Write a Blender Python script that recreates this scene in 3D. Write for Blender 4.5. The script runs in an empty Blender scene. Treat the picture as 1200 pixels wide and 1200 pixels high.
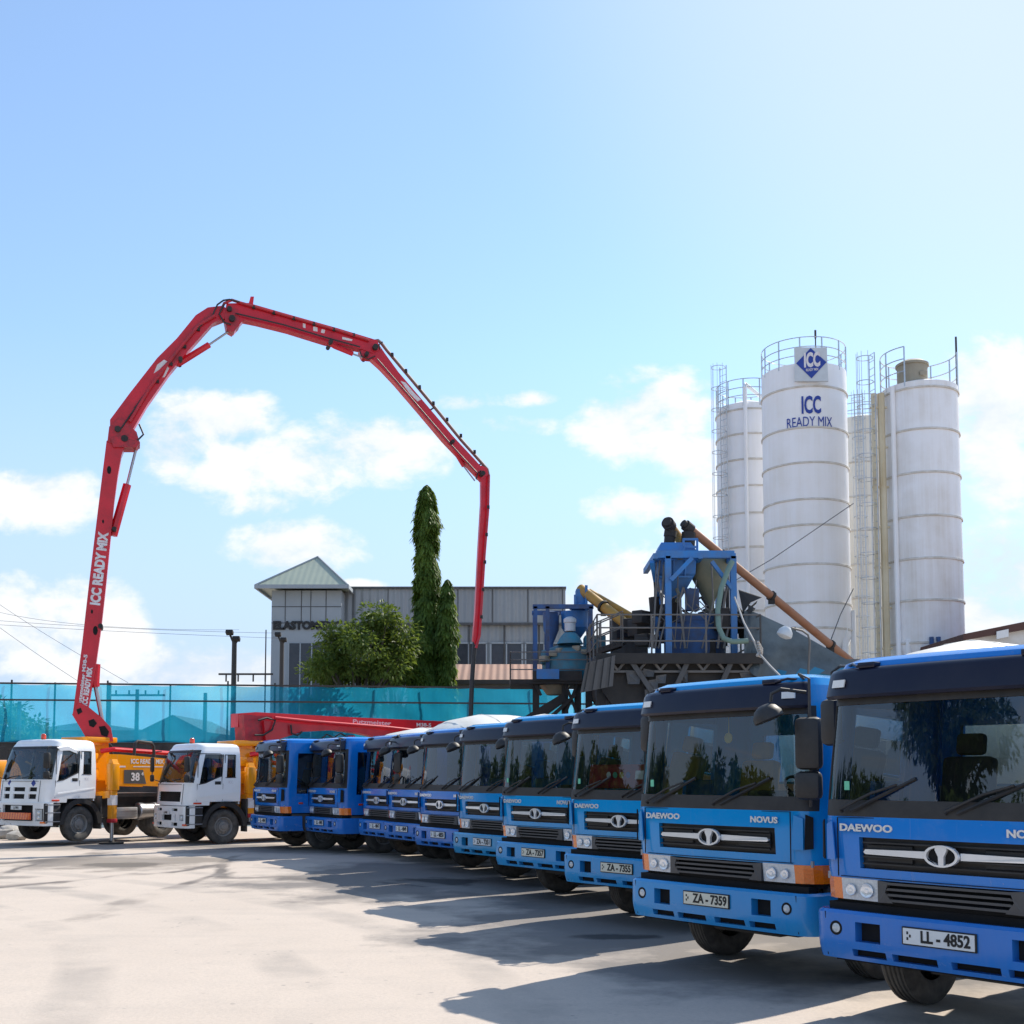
import bpy, bmesh, math, random
from mathutils import Vector, Matrix
R = math.radians
PI = math.pi
random.seed(11)
scene = bpy.context.scene
col = scene.collection

# ------------------------------------------------------------------ camera
F, CY, PITCH, EYE = 1381.6, 804.3, R(4.3), 2.08
cd = bpy.data.cameras.new('camera')
cam = bpy.data.objects.new('camera', cd)
col.objects.link(cam)
cam.location = (0, 0, EYE)
cam.rotation_euler = (R(90) + PITCH, 0, 0)
cd.sensor_width = 36
cd.lens = F / 1200 * 36
cd.shift_y = (CY - 600) / 1200
cd.clip_end = 5000
scene.camera = cam


def ray(px, py):
    a, b = (px - 600) / F, (CY - py) / F
    c, s = math.cos(PITCH), math.sin(PITCH)
    return Vector((a, c - b * s, s + b * c))


def W(px, py, Y):                                   # survey point: bearing of the photo at ground distance Y
    d = ray(px, py)
    return Vector((0, 0, EYE)) + d * (Y / d.y)


def on_plane(px, py, p0, b):                        # the same on a vertical plane through p0 along b
    n = Vector((-b[1], b[0], 0))
    d = ray(px, py)
    o = Vector((0, 0, EYE))
    t = n.dot(Vector((p0[0], p0[1], 0)) - o) / n.dot(d)
    return o + d * t


# ------------------------------------------------------------------ materials
def nodes_of(name):
    m = bpy.data.materials.new(name)
    m.use_nodes = True
    nt = m.node_tree
    return m, nt, nt.nodes['Principled BSDF']


def noise(nt, scale, detail=4, rough=.6, coord='Object', sc=(1, 1, 1), dist=0):
    tc = nt.nodes.new('ShaderNodeTexCoord')
    mp = nt.nodes.new('ShaderNodeMapping')
    mp.inputs['Scale'].default_value = sc
    nt.links.new(tc.outputs[coord], mp.inputs['Vector'])
    n = nt.nodes.new('ShaderNodeTexNoise')
    n.inputs['Scale'].default_value = scale
    n.inputs['Detail'].default_value = detail
    n.inputs['Roughness'].default_value = rough
    n.inputs['Distortion'].default_value = dist
    nt.links.new(mp.outputs[0], n.inputs['Vector'])
    return n.outputs['Fac']


def ramp(nt, fac, stops):
    r = nt.nodes.new('ShaderNodeValToRGB')
    el = r.color_ramp.elements
    while len(el) < len(stops):
        el.new(.5)
    for e, (p, c) in zip(el, stops):
        e.position = p
        e.color = (*c, 1) if len(c) == 3 else c
    nt.links.new(fac, r.inputs['Fac'])
    return r.outputs['Color']


def mix(nt, fac, a, b, mode='MIX'):
    m = nt.nodes.new('ShaderNodeMix')
    m.data_type = 'RGBA'
    m.blend_type = mode
    for k, v in ((0, fac), (6, a), (7, b)):
        if hasattr(v, 'is_linked') or hasattr(v, 'links'):
            nt.links.new(v, m.inputs[k])
        else:
            m.inputs[k].default_value = (*v, 1) if isinstance(v, tuple) and len(v) == 3 else v
    return m.outputs[2]


def math_n(nt, op, a, b=None, c=None):
    m = nt.nodes.new('ShaderNodeMath')
    m.operation = op
    for k, v in enumerate((a, b, c)):
        if v is None:
            continue
        if isinstance(v, (int, float)):
            m.inputs[k].default_value = v
        else:
            nt.links.new(v, m.inputs[k])
    return m.outputs[0]


def bump(nt, p, fac, strength=.3, dist=.02):
    b = nt.nodes.new('ShaderNodeBump')
    b.inputs['Strength'].default_value = strength
    b.inputs['Distance'].default_value = dist
    nt.links.new(fac, b.inputs['Height'])
    nt.links.new(b.outputs[0], p.inputs['Normal'])


def surf(name, base, rough=.5, metal=0, dirt=None, dscale=3, damt=.5, coat=0, sc=(1, 1, 1), bmp=0, spec=.5):
    m, nt, p = nodes_of(name)
    p.inputs['Roughness'].default_value = rough
    p.inputs['Metallic'].default_value = metal
    p.inputs['Coat Weight'].default_value = coat
    p.inputs['Coat Roughness'].default_value = .06
    p.inputs['Specular IOR Level'].default_value = spec
    if dirt is None:
        dirt = tuple(c * .75 for c in base)
    f = noise(nt, dscale, 6, .65, sc=sc)
    c = ramp(nt, f, [(.5 - .18, base), (.5 + .22, tuple(b * (1 - damt) + d * damt for b, d in zip(base, dirt)))])
    nt.links.new(c, p.inputs['Base Color'])
    r = nt.nodes.new('ShaderNodeMapRange')
    r.inputs['To Min'].default_value = rough * .8
    r.inputs['To Max'].default_value = min(1, rough * 1.3 + .04)
    nt.links.new(f, r.inputs['Value'])
    nt.links.new(r.outputs[0], p.inputs['Roughness'])
    if bmp:
        bump(nt, p, noise(nt, dscale * 6, 4), bmp)
    return m


def paint(name, base, dust=(.34, .31, .27), low=1.5, dustamt=.2, rough=.16):
    """vehicle paint with road dust that thickens towards the ground"""
    m, nt, p = nodes_of(name)
    p.inputs['Coat Weight'].default_value = .22
    p.inputs['Coat Roughness'].default_value = .05
    p.inputs['Specular IOR Level'].default_value = .35
    f = noise(nt, 2.3, 6, .7)
    g = noise(nt, 14, 5, .7, sc=(1, 1, .25))
    tc = nt.nodes.new('ShaderNodeTexCoord')
    sx = nt.nodes.new('ShaderNodeSeparateXYZ')
    nt.links.new(tc.outputs['Object'], sx.inputs[0])
    mr = nt.nodes.new('ShaderNodeMapRange')
    mr.inputs['From Min'].default_value = low
    mr.inputs['From Max'].default_value = .4
    nt.links.new(sx.outputs['Z'], mr.inputs['Value'])
    a = math_n(nt, 'MULTIPLY', mr.outputs[0], g)
    a = math_n(nt, 'MULTIPLY', a, dustamt)
    b = nt.nodes.new('ShaderNodeMapRange')
    b.inputs['From Min'].default_value = .5
    b.inputs['From Max'].default_value = .8
    b.inputs['To Max'].default_value = .09
    oi = nt.nodes.new('ShaderNodeObjectInfo')
    bb = math_n(nt, 'MULTIPLY', b.outputs[0], math_n(nt, 'MULTIPLY_ADD', oi.outputs['Random'], 1.6, .2))
    ch = ramp(nt, noise(nt, 38, 3, .6), [(.70, (0, 0, 0)), (.76, (.5, .5, .5))])
    bb = math_n(nt, 'MAXIMUM', bb, math_n(nt, 'MULTIPLY', ch, math_n(nt, 'MULTIPLY', oi.outputs['Random'], .5)))
    nt.links.new(f, b.inputs['Value'])
    lo = nt.nodes.new('ShaderNodeMapRange')
    lo.inputs['From Min'].default_value = .78
    lo.inputs['From Max'].default_value = .58
    nt.links.new(sx.outputs['Z'], lo.inputs['Value'])
    sc2 = ramp(nt, noise(nt, 2.6, 6, .7, sc=(1, 1, 2.2)), [(.58, (0, 0, 0)), (.63, (.6, .6, .6))])
    a = math_n(nt, 'ADD', a, math_n(nt, 'MULTIPLY', sc2, math_n(nt, 'MULTIPLY', lo.outputs[0], oi.outputs['Random'])))
    st = ramp(nt, noise(nt, 9, 5, .7, sc=(1, 1, .06)), [(.60, (0, 0, 0)), (.72, (.22, .22, .22))])
    a = math_n(nt, 'ADD', a, math_n(nt, 'MULTIPLY', st, oi.outputs['Random']))
    d = math_n(nt, 'ADD', a, bb)
    nt.links.new(mix(nt, d, base, dust), p.inputs['Base Color'])
    r = math_n(nt, 'MULTIPLY_ADD', d, .9, rough)
    nt.links.new(r, p.inputs['Roughness'])
    return m


def glass(name, tint=(.55, .62, .62), dark=.5):
    m = bpy.data.materials.new(name)
    m.use_nodes = True
    nt = m.node_tree
    nt.nodes.clear()
    out = nt.nodes.new('ShaderNodeOutputMaterial')
    tr = nt.nodes.new('ShaderNodeBsdfTransparent')
    tr.inputs[0].default_value = (*[t * dark for t in tint], 1)
    gl = nt.nodes.new('ShaderNodeBsdfGlossy')
    gl.inputs['Roughness'].default_value = .012
    gl.inputs[0].default_value = (.9, .95, 1, 1)
    fr = nt.nodes.new('ShaderNodeFresnel')
    fr.inputs['IOR'].default_value = 1.6
    k = math_n(nt, 'MULTIPLY_ADD', fr.outputs[0], .9, .02)
    mx = nt.nodes.new('ShaderNodeMixShader')
    nt.links.new(k, mx.inputs[0])
    nt.links.new(tr.outputs[0], mx.inputs[1])
    nt.links.new(gl.outputs[0], mx.inputs[2])
    nt.links.new(mx.outputs[0], out.inputs[0])
    return m


M = {}
M['azure'] = paint('azure_paint', (.002, .285, .67))
M['azure2'] = paint('light_azure_paint', (.002, .32, .70))
M['cobalt'] = paint('cobalt_paint', (.014, .215, .66))
M['royal'] = paint('royal_paint', (.004, .185, .62))
M['teal'] = paint('teal_azure_paint', (.008, .34, .66))
M['navy'] = surf('navy_visor', (.004, .006, .024), .3, dirt=(.03, .03, .04), damt=.25, coat=.1, spec=.3)
M['black'] = surf('black_plastic', (.014, .014, .015), .5, dirt=(.06, .055, .05), dscale=5)
M['hole'] = surf('dark_cavity', (.006, .006, .006), .9)
M['grey'] = surf('grey_plastic', (.07, .066, .064), .5, dirt=(.12, .11, .1), dscale=6)
M['dgrey'] = surf('dark_grey_steel', (.035, .035, .037), .6, dirt=(.10, .085, .07), dscale=4, damt=.8)
M['chrome'] = surf('chrome', (.88, .89, .90), .16, .35)
M['steel'] = surf('bare_steel', (.42, .42, .43), .35, .9)
M['alu'] = surf('aluminium', (.6, .6, .6), .3, .8, dirt=(.3, .28, .25))
M['tyre'] = surf('tyre_rubber', (.036, .034, .033), .85, dirt=(.17, .155, .135), dscale=5, damt=.8, bmp=.3)
M['rim'] = surf('wheel_steel', (.30, .29, .28), .5, .3, dirt=(.16, .14, .12), dscale=6)
M['glass'] = glass('windscreen_glass', dark=.95)
M['sglass'] = glass('tinted_side_glass', dark=.5)
M['lens'] = None
M['white'] = paint('white_paint', (.93, .925, .91), dustamt=.3, low=1.4)
M['drum'] = surf('white_drum_paint', (.75, .74, .70), .4, dirt=(.5, .46, .38), dscale=1.2, damt=.7)
M['orange'] = paint('amber_machine_paint', (.90, .33, .008), dustamt=.2)
M['red'] = surf('red_boom_paint', (.70, .010, .026), .34, dirt=(.42, .010, .02), dscale=1.3, damt=.8, coat=.25, spec=.4)
M['redw'] = surf('worn_red_paint', (.60, .012, .026), .4, dirt=(.22, .03, .035), dscale=5, damt=.9)
M['cloth'] = surf('seat_cloth', (.10, .09, .085), .9, dscale=8)
M['tan'] = surf('tan_seat_cloth', (.42, .24, .06), .7, dscale=8)
M['liner'] = surf('cab_liner', (.34, .35, .36), .8, dscale=3)
M['cream'] = surf('cream_plate', (.78, .74, .60), .4)
M['wplate'] = surf('white_plate', (.82, .82, .80), .4)
M['ink'] = surf('black_ink', (.012, .012, .012), .5)
M['wink'] = surf('white_lettering', (.8, .8, .8), .5, dirt=(.6, .45, .42), damt=.7, dscale=7)
M['bink'] = surf('blue_lettering', (.02, .055, .33), .5)
M['greensticker'] = surf('green_sticker', (.15, .55, .35), .5)
M['redcloth'] = surf('red_dash_cover', (.30, .012, .035), .8)
M['yellow'] = surf('yellow_disc', (.7, .5, .08), .5)


def lensmat(name, c, rough=.12):
    m, nt, p = nodes_of(name)
    v = nt.nodes.new('ShaderNodeTexVoronoi')
    v.inputs['Scale'].default_value = 48
    tc = nt.nodes.new('ShaderNodeTexCoord')
    nt.links.new(tc.outputs['Object'], v.inputs['Vector'])
    cc = ramp(nt, v.outputs['Distance'], [(0, c), (1, tuple(x * .8 for x in c))])
    nt.links.new(cc, p.inputs['Base Color'])
    p.inputs['Roughness'].default_value = rough
    p.inputs['Coat Weight'].default_value = 1
    p.inputs['Metallic'].default_value = .0
    bump(nt, p, v.outputs['Distance'], .2, .01)
    return m


M['lens'] = lensmat('headlamp_lens', (.62, .66, .68))
M['amber'] = lensmat('amber_lens', (.95, .19, .003))
M['redlens'] = lensmat('red_lens', (.75, .06, .01))

# plant
M['pblue'] = surf('plant_blue', (.015, .20, .56), .45, dirt=(.12, .15, .19), dscale=1.6, damt=.7)
M['dblue'] = surf('grimy_blue', (.03, .12, .33), .65, dirt=(.08, .07, .065), dscale=1.8, damt=.9)
M['olive'] = surf('weathered_olive', (.16, .17, .11), .7, dirt=(.28, .24, .15), dscale=1.5, damt=.9)
M['pteal'] = surf('plant_teal', (.015, .25, .38), .6, dirt=(.16, .15, .13), dscale=1.7, damt=.8)
M['grime'] = surf('grimy_steel', (.018, .017, .017), .75, dirt=(.055, .048, .042), dscale=1.2, damt=.9, bmp=.2)
M['rail'] = surf('galvanised_rail', (.13, .125, .12), .6, dirt=(.2, .17, .14), dscale=3)
M['ochre'] = surf('ochre_tube_paint', (.52, .27, .03), .5, dirt=(.25, .15, .05), dscale=1.5, damt=.9)
M['pipebrown'] = surf('dark_delivery_pipe', (.13, .075, .06), .5, dirt=(.25, .2, .17), dscale=1.5, damt=.8)
M['rust'] = surf('brown_tube_paint', (.30, .115, .05), .55, dirt=(.36, .2, .12), dscale=1.2, damt=.9)
M['sheet'] = surf('grey_metal_sheet', (.11, .112, .115), .55, .2, dirt=(.06, .055, .05), dscale=2, damt=.9, sc=(1, 1, .2))
M['hose'] = surf('pale_green_hose', (.17, .26, .22), .6)
M['rope'] = surf('pale_rope', (.45, .43, .4), .8)
M['concrete'] = surf('grey_concrete', (.20, .195, .185), .85, dirt=(.10, .095, .09), dscale=.8, damt=.8, bmp=.2)
M['tarp'] = surf('grey_blue_tarpaulin', (.13, .165, .18), .7, dirt=(.055, .07, .08), dscale=.9, damt=.95, bmp=.3)
M['tarpblue'] = surf('blue_tarpaulin', (.03, .22, .36), .6, dirt=(.03, .14, .22), dscale=.9)


def silo_mat(name, base, stain, amt):
    m, nt, p = nodes_of(name)
    p.inputs['Roughness'].default_value = .5
    p.inputs['Specular IOR Level'].default_value = .3
    s = noise(nt, 1.5, 6, .7, sc=(1.6, 1.6, .06))
    b = noise(nt, .5, 5, .6)
    f = math_n(nt, 'MULTIPLY', s, b)
    c = ramp(nt, f, [(.18, base), (.42, tuple(x * (1 - amt) + y * amt for x, y in zip(base, stain)))])
    nt.links.new(c, p.inputs['Base Color'])
    return m


M['silo'] = silo_mat('white_silo_paint', (.90, .90, .91), (.74, .70, .63), .5)
M['siloc'] = silo_mat('cream_silo_paint', (.80, .77, .70), (.68, .61, .48), .6)
M['silo2'] = silo_mat('stained_silo_paint', (.88, .88, .89), (.64, .58, .50), .7)
M['seam'] = surf('seam_paint', (.72, .69, .64), .6, dirt=(.48, .42, .33), dscale=2.5, damt=.9)
M['siloy'] = silo_mat('yellowed_silo_paint', (.72, .64, .46), (.52, .40, .22), .9)
M['beige'] = surf('beige_filter_box', (.36, .32, .24), .7)


def corrug(name, base, dark, pitch, axis='X', rough=.5, metal=.0, k=.6):
    m, nt, p = nodes_of(name)
    tc = nt.nodes.new('ShaderNodeTexCoord')
    sx = nt.nodes.new('ShaderNodeSeparateXYZ')
    nt.links.new(tc.outputs['Object'], sx.inputs[0])
    w = math_n(nt, 'SINE', math_n(nt, 'MULTIPLY', sx.outputs[axis], 2 * PI / pitch))
    f = noise(nt, .35, 5, .6, sc=(1, 1, .4))
    c = ramp(nt, f, [(.35, base), (.7, dark)])
    nt.links.new(c, p.inputs['Base Color'])
    p.inputs['Roughness'].default_value = rough
    p.inputs['Metallic'].default_value = metal
    bump(nt, p, w, k, .05)
    return m


M['clad'] = corrug('grey_cladding', (.30, .32, .33), (.25, .265, .28), .55, k=1.0)
M['roofgreen'] = corrug('pale_green_roof', (.37, .41, .32), (.31, .35, .28), .42, k=.1)
M['render'] = surf('grey_panel', (.34, .375, .40), .6, dirt=(.27, .30, .32), dscale=.5)
M['winglass'] = surf('dark_window_glass', (.02, .024, .035), .12, dirt=(.05, .05, .06))
M['tile'] = corrug('clay_tile', (.36, .20, .14), (.27, .17, .13), .38, k=.4, rough=.8)
M['brownsteel'] = surf('brown_fascia', (.10, .042, .03), .6)
M['stonewall'] = surf('dark_rubble_wall', (.075, .065, .058), .9, dirt=(.028, .024, .022), dscale=1.6, damt=.95, bmp=.6)
M['pole'] = surf('dark_pole', (.05, .042, .038), .7, dirt=(.09, .075, .06), dscale=3)
M['wire'] = surf('cable_black', (.05, .05, .055), .6)
M['bark'] = surf('bark', (.13, .10, .075), .9, dirt=(.06, .048, .038), dscale=5, damt=.9, bmp=.5)
M['board'] = surf('pale_board', (.62, .66, .68), .5)
M['rubble'] = surf('pale_rubble', (.5, .48, .45), .9, dirt=(.25, .24, .22), dscale=4, damt=.9, bmp=.5)


def leafmat(name, dark, light, scale=.9):
    m = bpy.data.materials.new(name)
    m.use_nodes = True
    nt = m.node_tree
    p = nt.nodes['Principled BSDF']
    f = noise(nt, scale, 3, .6)
    g = noise(nt, scale * 9, 2, .5)
    h = math_n(nt, 'MULTIPLY_ADD', g, .5, math_n(nt, 'MULTIPLY', f, .55))
    c = ramp(nt, h, [(.36, dark), (.66, light)])
    nt.links.new(c, p.inputs['Base Color'])
    p.inputs['Roughness'].default_value = .55
    p.inputs['Specular IOR Level'].default_value = .3
    t = nt.nodes.new('ShaderNodeBsdfTranslucent')
    nt.links.new(mix(nt, .5, c, (.25, .32, .03)), t.inputs[0])
    mx = nt.nodes.new('ShaderNodeMixShader')
    mx.inputs[0].default_value = .38
    nt.links.new(p.outputs[0], mx.inputs[1])
    nt.links.new(t.outputs[0], mx.inputs[2])
    nt.links.new(mx.outputs[0], nt.nodes['Material Output'].inputs[0])
    return m


M['leafA'] = leafmat('ashoka_leaf', (.03, .075, .014), (.15, .235, .035), 1.2)
M['leafB'] = leafmat('broad_leaf', (.038, .08, .016), (.16, .22, .045), .9)
M['leafC'] = leafmat('street_tree_leaf', (.03, .06, .016), (.12, .17, .035), .5)


def net_mat():
    m = bpy.data.materials.new('cyan_shade_net')
    m.use_nodes = True
    nt = m.node_tree
    nt.nodes.clear()
    out = nt.nodes.new('ShaderNodeOutputMaterial')
    tr = nt.nodes.new('ShaderNodeBsdfTransparent')
    tr.inputs[0].default_value = (.45, .86, .98, 1)
    df = nt.nodes.new('ShaderNodeBsdfDiffuse')
    tl = nt.nodes.new('ShaderNodeBsdfTranslucent')
    cr = ramp(nt, noise(nt, .5, 5, .6, sc=(1, 1, .35)), [(.3, (.012, .36, .60)), (.7, (.03, .47, .70))])
    nt.links.new(cr, df.inputs[0])
    nt.links.new(cr, tl.inputs[0])
    m1 = nt.nodes.new('ShaderNodeMixShader')
    m1.inputs[0].default_value = .62
    nt.links.new(df.outputs[0], m1.inputs[1])
    nt.links.new(tl.outputs[0], m1.inputs[2])
    m2 = nt.nodes.new('ShaderNodeMixShader')
    f = nt.nodes.new('ShaderNodeMapRange')
    f.inputs['To Min'].default_value = .36
    f.inputs['To Max'].default_value = .68
    nt.links.new(math_n(nt, 'MULTIPLY_ADD', noise(nt, 5, 4, .6, sc=(1, .3, .06)), .55, math_n(nt, 'MULTIPLY', noise(nt, .6, 5, .6, sc=(1, 1, .5)), .5)), f.inputs['Value'])
    nt.links.new(f.outputs[0], m2.inputs[0])
    nt.links.new(tr.outputs[0], m2.inputs[1])
    nt.links.new(m1.outputs[0], m2.inputs[2])
    nt.links.new(m2.outputs[0], out.inputs[0])
    return m


M['net'] = net_mat()


def ground_mat():
    m, nt, p = nodes_of('yard_concrete')
    big = noise(nt, .11, 6, .62)
    fine = noise(nt, 1.6, 8, .7)
    grit = noise(nt, 22, 4, .7)
    streak = noise(nt, .55, 6, .65, sc=(.25, 1.6, 1))
    base = ramp(nt, big, [(.30, (.495, .42, .355)), (.52, (.545, .465, .395)), (.75, (.51, .435, .37))])
    c = mix(nt, ramp(nt, fine, [(.46, (0, 0, 0)), (.8, (.4, .4, .4))]), base, (.40, .355, .315))
    c = mix(nt, ramp(nt, streak, [(.54, (0, 0, 0)), (.76, (.35, .35, .35))]), c, (.37, .33, .295))
    c = mix(nt, ramp(nt, grit, [(.45, (0, 0, 0)), (.8, (.35, .35, .35))]), c, (.27, .25, .23))
    tc = nt.nodes.new('ShaderNodeTexCoord')

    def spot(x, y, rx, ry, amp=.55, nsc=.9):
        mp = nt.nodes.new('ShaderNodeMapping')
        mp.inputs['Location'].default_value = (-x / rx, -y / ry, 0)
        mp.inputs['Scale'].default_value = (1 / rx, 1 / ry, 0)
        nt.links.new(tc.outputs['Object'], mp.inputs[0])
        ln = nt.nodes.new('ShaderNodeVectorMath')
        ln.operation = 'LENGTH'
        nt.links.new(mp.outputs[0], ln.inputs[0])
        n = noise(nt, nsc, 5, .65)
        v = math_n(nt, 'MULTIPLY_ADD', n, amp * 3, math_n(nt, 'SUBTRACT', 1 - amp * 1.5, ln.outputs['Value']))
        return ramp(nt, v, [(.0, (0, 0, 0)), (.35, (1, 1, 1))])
    # broad darker patches where the lorries stand, plus stains and a wet patch
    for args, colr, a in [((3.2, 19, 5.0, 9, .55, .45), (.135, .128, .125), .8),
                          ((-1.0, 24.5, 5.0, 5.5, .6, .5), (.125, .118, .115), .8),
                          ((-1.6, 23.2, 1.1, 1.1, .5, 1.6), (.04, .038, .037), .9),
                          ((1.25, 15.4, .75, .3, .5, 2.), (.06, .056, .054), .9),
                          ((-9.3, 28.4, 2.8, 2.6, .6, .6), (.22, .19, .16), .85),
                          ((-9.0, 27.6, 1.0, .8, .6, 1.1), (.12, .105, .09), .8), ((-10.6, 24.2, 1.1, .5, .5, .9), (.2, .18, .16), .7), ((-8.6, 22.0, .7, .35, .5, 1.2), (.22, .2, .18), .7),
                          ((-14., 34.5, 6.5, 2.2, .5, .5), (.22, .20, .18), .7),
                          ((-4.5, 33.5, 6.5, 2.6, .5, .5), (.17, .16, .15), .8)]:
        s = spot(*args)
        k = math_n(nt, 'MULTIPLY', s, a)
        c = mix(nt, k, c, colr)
    # cracks: a polygon net bent by noise, showing only in patches
    mp = nt.nodes.new('ShaderNodeMapping')
    mp.inputs['Scale'].default_value = (.40, .13, 1)
    nt.links.new(tc.outputs['Object'], mp.inputs[0])
    nz = nt.nodes.new('ShaderNodeTexNoise')
    nz.inputs['Scale'].default_value = 1.3
    nz.inputs['Detail'].default_value = 6
    nt.links.new(mp.outputs[0], nz.inputs['Vector'])
    vm = nt.nodes.new('ShaderNodeVectorMath')
    vm.operation = 'MULTIPLY_ADD'
    nt.links.new(nz.outputs['Color'], vm.inputs[0])
    vm.inputs[1].default_value = (.9, .9, 0)
    nt.links.new(mp.outputs[0], vm.inputs[2])
    vo = nt.nodes.new('ShaderNodeTexVoronoi')
    vo.feature = 'DISTANCE_TO_EDGE'
    vo.inputs['Scale'].default_value = .7
    nt.links.new(vm.outputs[0], vo.inputs['Vector'])
    cr = ramp(nt, vo.outputs['Distance'], [(.016, (1, 1, 1)), (.05, (0, 0, 0))])
    pm = spot(-10.2, 24.5, 6.5, 8.5, .5, .35)
    pm2 = ramp(nt, noise(nt, .22, 3), [(.40, (0, 0, 0)), (.50, (1, 1, 1))])
    k = math_n(nt, 'MULTIPLY', math_n(nt, 'MULTIPLY', cr, pm), pm2)
    c = mix(nt, math_n(nt, 'MULTIPLY', k, .9), c, (.13, .115, .105))
    # tyre sweeps curving in front of the row
    wv = nt.nodes.new('ShaderNodeTexWave')
    wv.wave_type = 'RINGS'
    wv.rings_direction = 'Z'
    wv.inputs['Scale'].default_value = .16
    wv.inputs['Distortion'].default_value = 2.2
    wv.inputs['Detail'].default_value = 4
    wv.inputs['Detail Scale'].default_value = .6
    mw = nt.nodes.new('ShaderNodeMapping')
    mw.inputs['Location'].default_value = (22, -6, 0)
    nt.links.new(tc.outputs['Object'], mw.inputs[0])
    nt.links.new(mw.outputs[0], wv.inputs['Vector'])
    tw = math_n(nt, 'MULTIPLY', ramp(nt, wv.outputs['Fac'], [(.72, (0, 0, 0)), (.93, (1, 1, 1))]), ramp(nt, noise(nt, .3, 5, .65), [(.44, (0, 0, 0)), (.64, (.6, .6, .6))]))
    c = mix(nt, tw, c, (.29, .26, .235))
    vs = nt.nodes.new('ShaderNodeTexVoronoi')
    vs.inputs['Scale'].default_value = 5.5
    nt.links.new(tc.outputs['Object'], vs.inputs['Vector'])
    pe = math_n(nt, 'MULTIPLY', ramp(nt, vs.outputs['Distance'], [(.10, (1, 1, 1)), (.16, (0, 0, 0))]), ramp(nt, noise(nt, .8, 4), [(.52, (0, 0, 0)), (.62, (.6, .6, .6))]))
    c = mix(nt, pe, c, (.22, .2, .185))
    nt.links.new(c, p.inputs['Base Color'])
    p.inputs['Roughness'].default_value = .85
    p.inputs['Specular IOR Level'].default_value = .25
    h = math_n(nt, 'MULTIPLY_ADD', fine, .6, math_n(nt, 'MULTIPLY', grit, .4))
    bump(nt, p, h, .35, .03)
    return m


M['ground'] = ground_mat()


# ------------------------------------------------------------------ mesh helpers
def BM():
    return bmesh.new()


def box(bm, c, s, rot=None, bev=0):
    m = Matrix.Translation(c)
    if rot is not None:
        m = m @ (rot.to_4x4() if isinstance(rot, Matrix) else Matrix.Rotation(rot, 4, 'Z'))
    m = m @ Matrix.Diagonal((*s, 1))
    r = bmesh.ops.create_cube(bm, size=1, matrix=m)
    if bev:
        ed = list({e for v in r['verts'] for e in v.link_edges})
        bmesh.ops.bevel(bm, geom=ed, offset=bev, segments=2, affect='EDGES', profile=.5)


def tube(bm, pts, r, n=8, caps=True):
    pts = [Vector(p) for p in pts]
    rs = r if isinstance(r, (list, tuple)) else [r] * len(pts)
    rings = []
    up = None
    for i, p in enumerate(pts):
        a = pts[max(0, i - 1)]
        b = pts[min(len(pts) - 1, i + 1)]
        d = (b - a).normalized()
        if up is None:
            up = d.orthogonal().normalized()
        else:
            up = (up - d * up.dot(d))
            up = up.normalized() if up.length > 1e-6 else d.orthogonal().normalized()
        s = d.cross(up)
        rings.append([bm.verts.new(p + (up * math.cos(2 * PI * k / n) + s * math.sin(2 * PI * k / n)) * rs[i]) for k in range(n)])
    for q, w in zip(rings, rings[1:]):
        for k in range(n):
            bm.faces.new((q[k], q[(k + 1) % n], w[(k + 1) % n], w[k]))
    if caps:
        bm.faces.new(rings[0][::-1])
        bm.faces.new(rings[-1])


def beam(bm, a, b, w, h=None):
    """rectangular bar from a to b"""
    a, b = Vector(a), Vector(b)
    h = h or w
    d = (b - a)
    L = d.length
    q = d.to_track_quat('X', 'Z').to_matrix()
    box(bm, (a + b) / 2, (L, w, h), q)


def lathe(bm, prof, mat=None, n=24, close=False):
    mat = mat or Matrix.Identity(4)
    rings = []
    for r, h in prof:
        if r < 1e-5:
            rings.append([bm.verts.new(mat @ Vector((0, 0, h)))])
        else:
            rings.append([bm.verts.new(mat @ Vector((r * math.cos(2 * PI * k / n), r * math.sin(2 * PI * k / n), h))) for k in range(n)])
    for q, w in zip(rings, rings[1:]):
        for k in range(n):
            a = [q[k % len(q)], q[(k + 1) % len(q)], w[(k + 1) % len(w)], w[k % len(w)]]
            u = []
            for v in a:
                if v not in u:
                    u.append(v)
            if len(u) > 2:
                bm.faces.new(u)
    if close:
        for q in (rings[0], rings[-1]):
            if len(q) > 2:
                bm.faces.new(q)


def prism(bm, pts, vec):
    pts = [Vector(p) for p in pts]
    vec = Vector(vec)
    a = [bm.verts.new(p) for p in pts]
    b = [bm.verts.new(p + vec) for p in pts]
    n = len(a)
    bm.faces.new(a[::-1])
    bm.faces.new(b)
    for k in range(n):
        bm.faces.new((a[k], a[(k + 1) % n], b[(k + 1) % n], b[k]))


def quad(bm, *pts):
    bm.faces.new([bm.verts.new(p) for p in pts])


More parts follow.
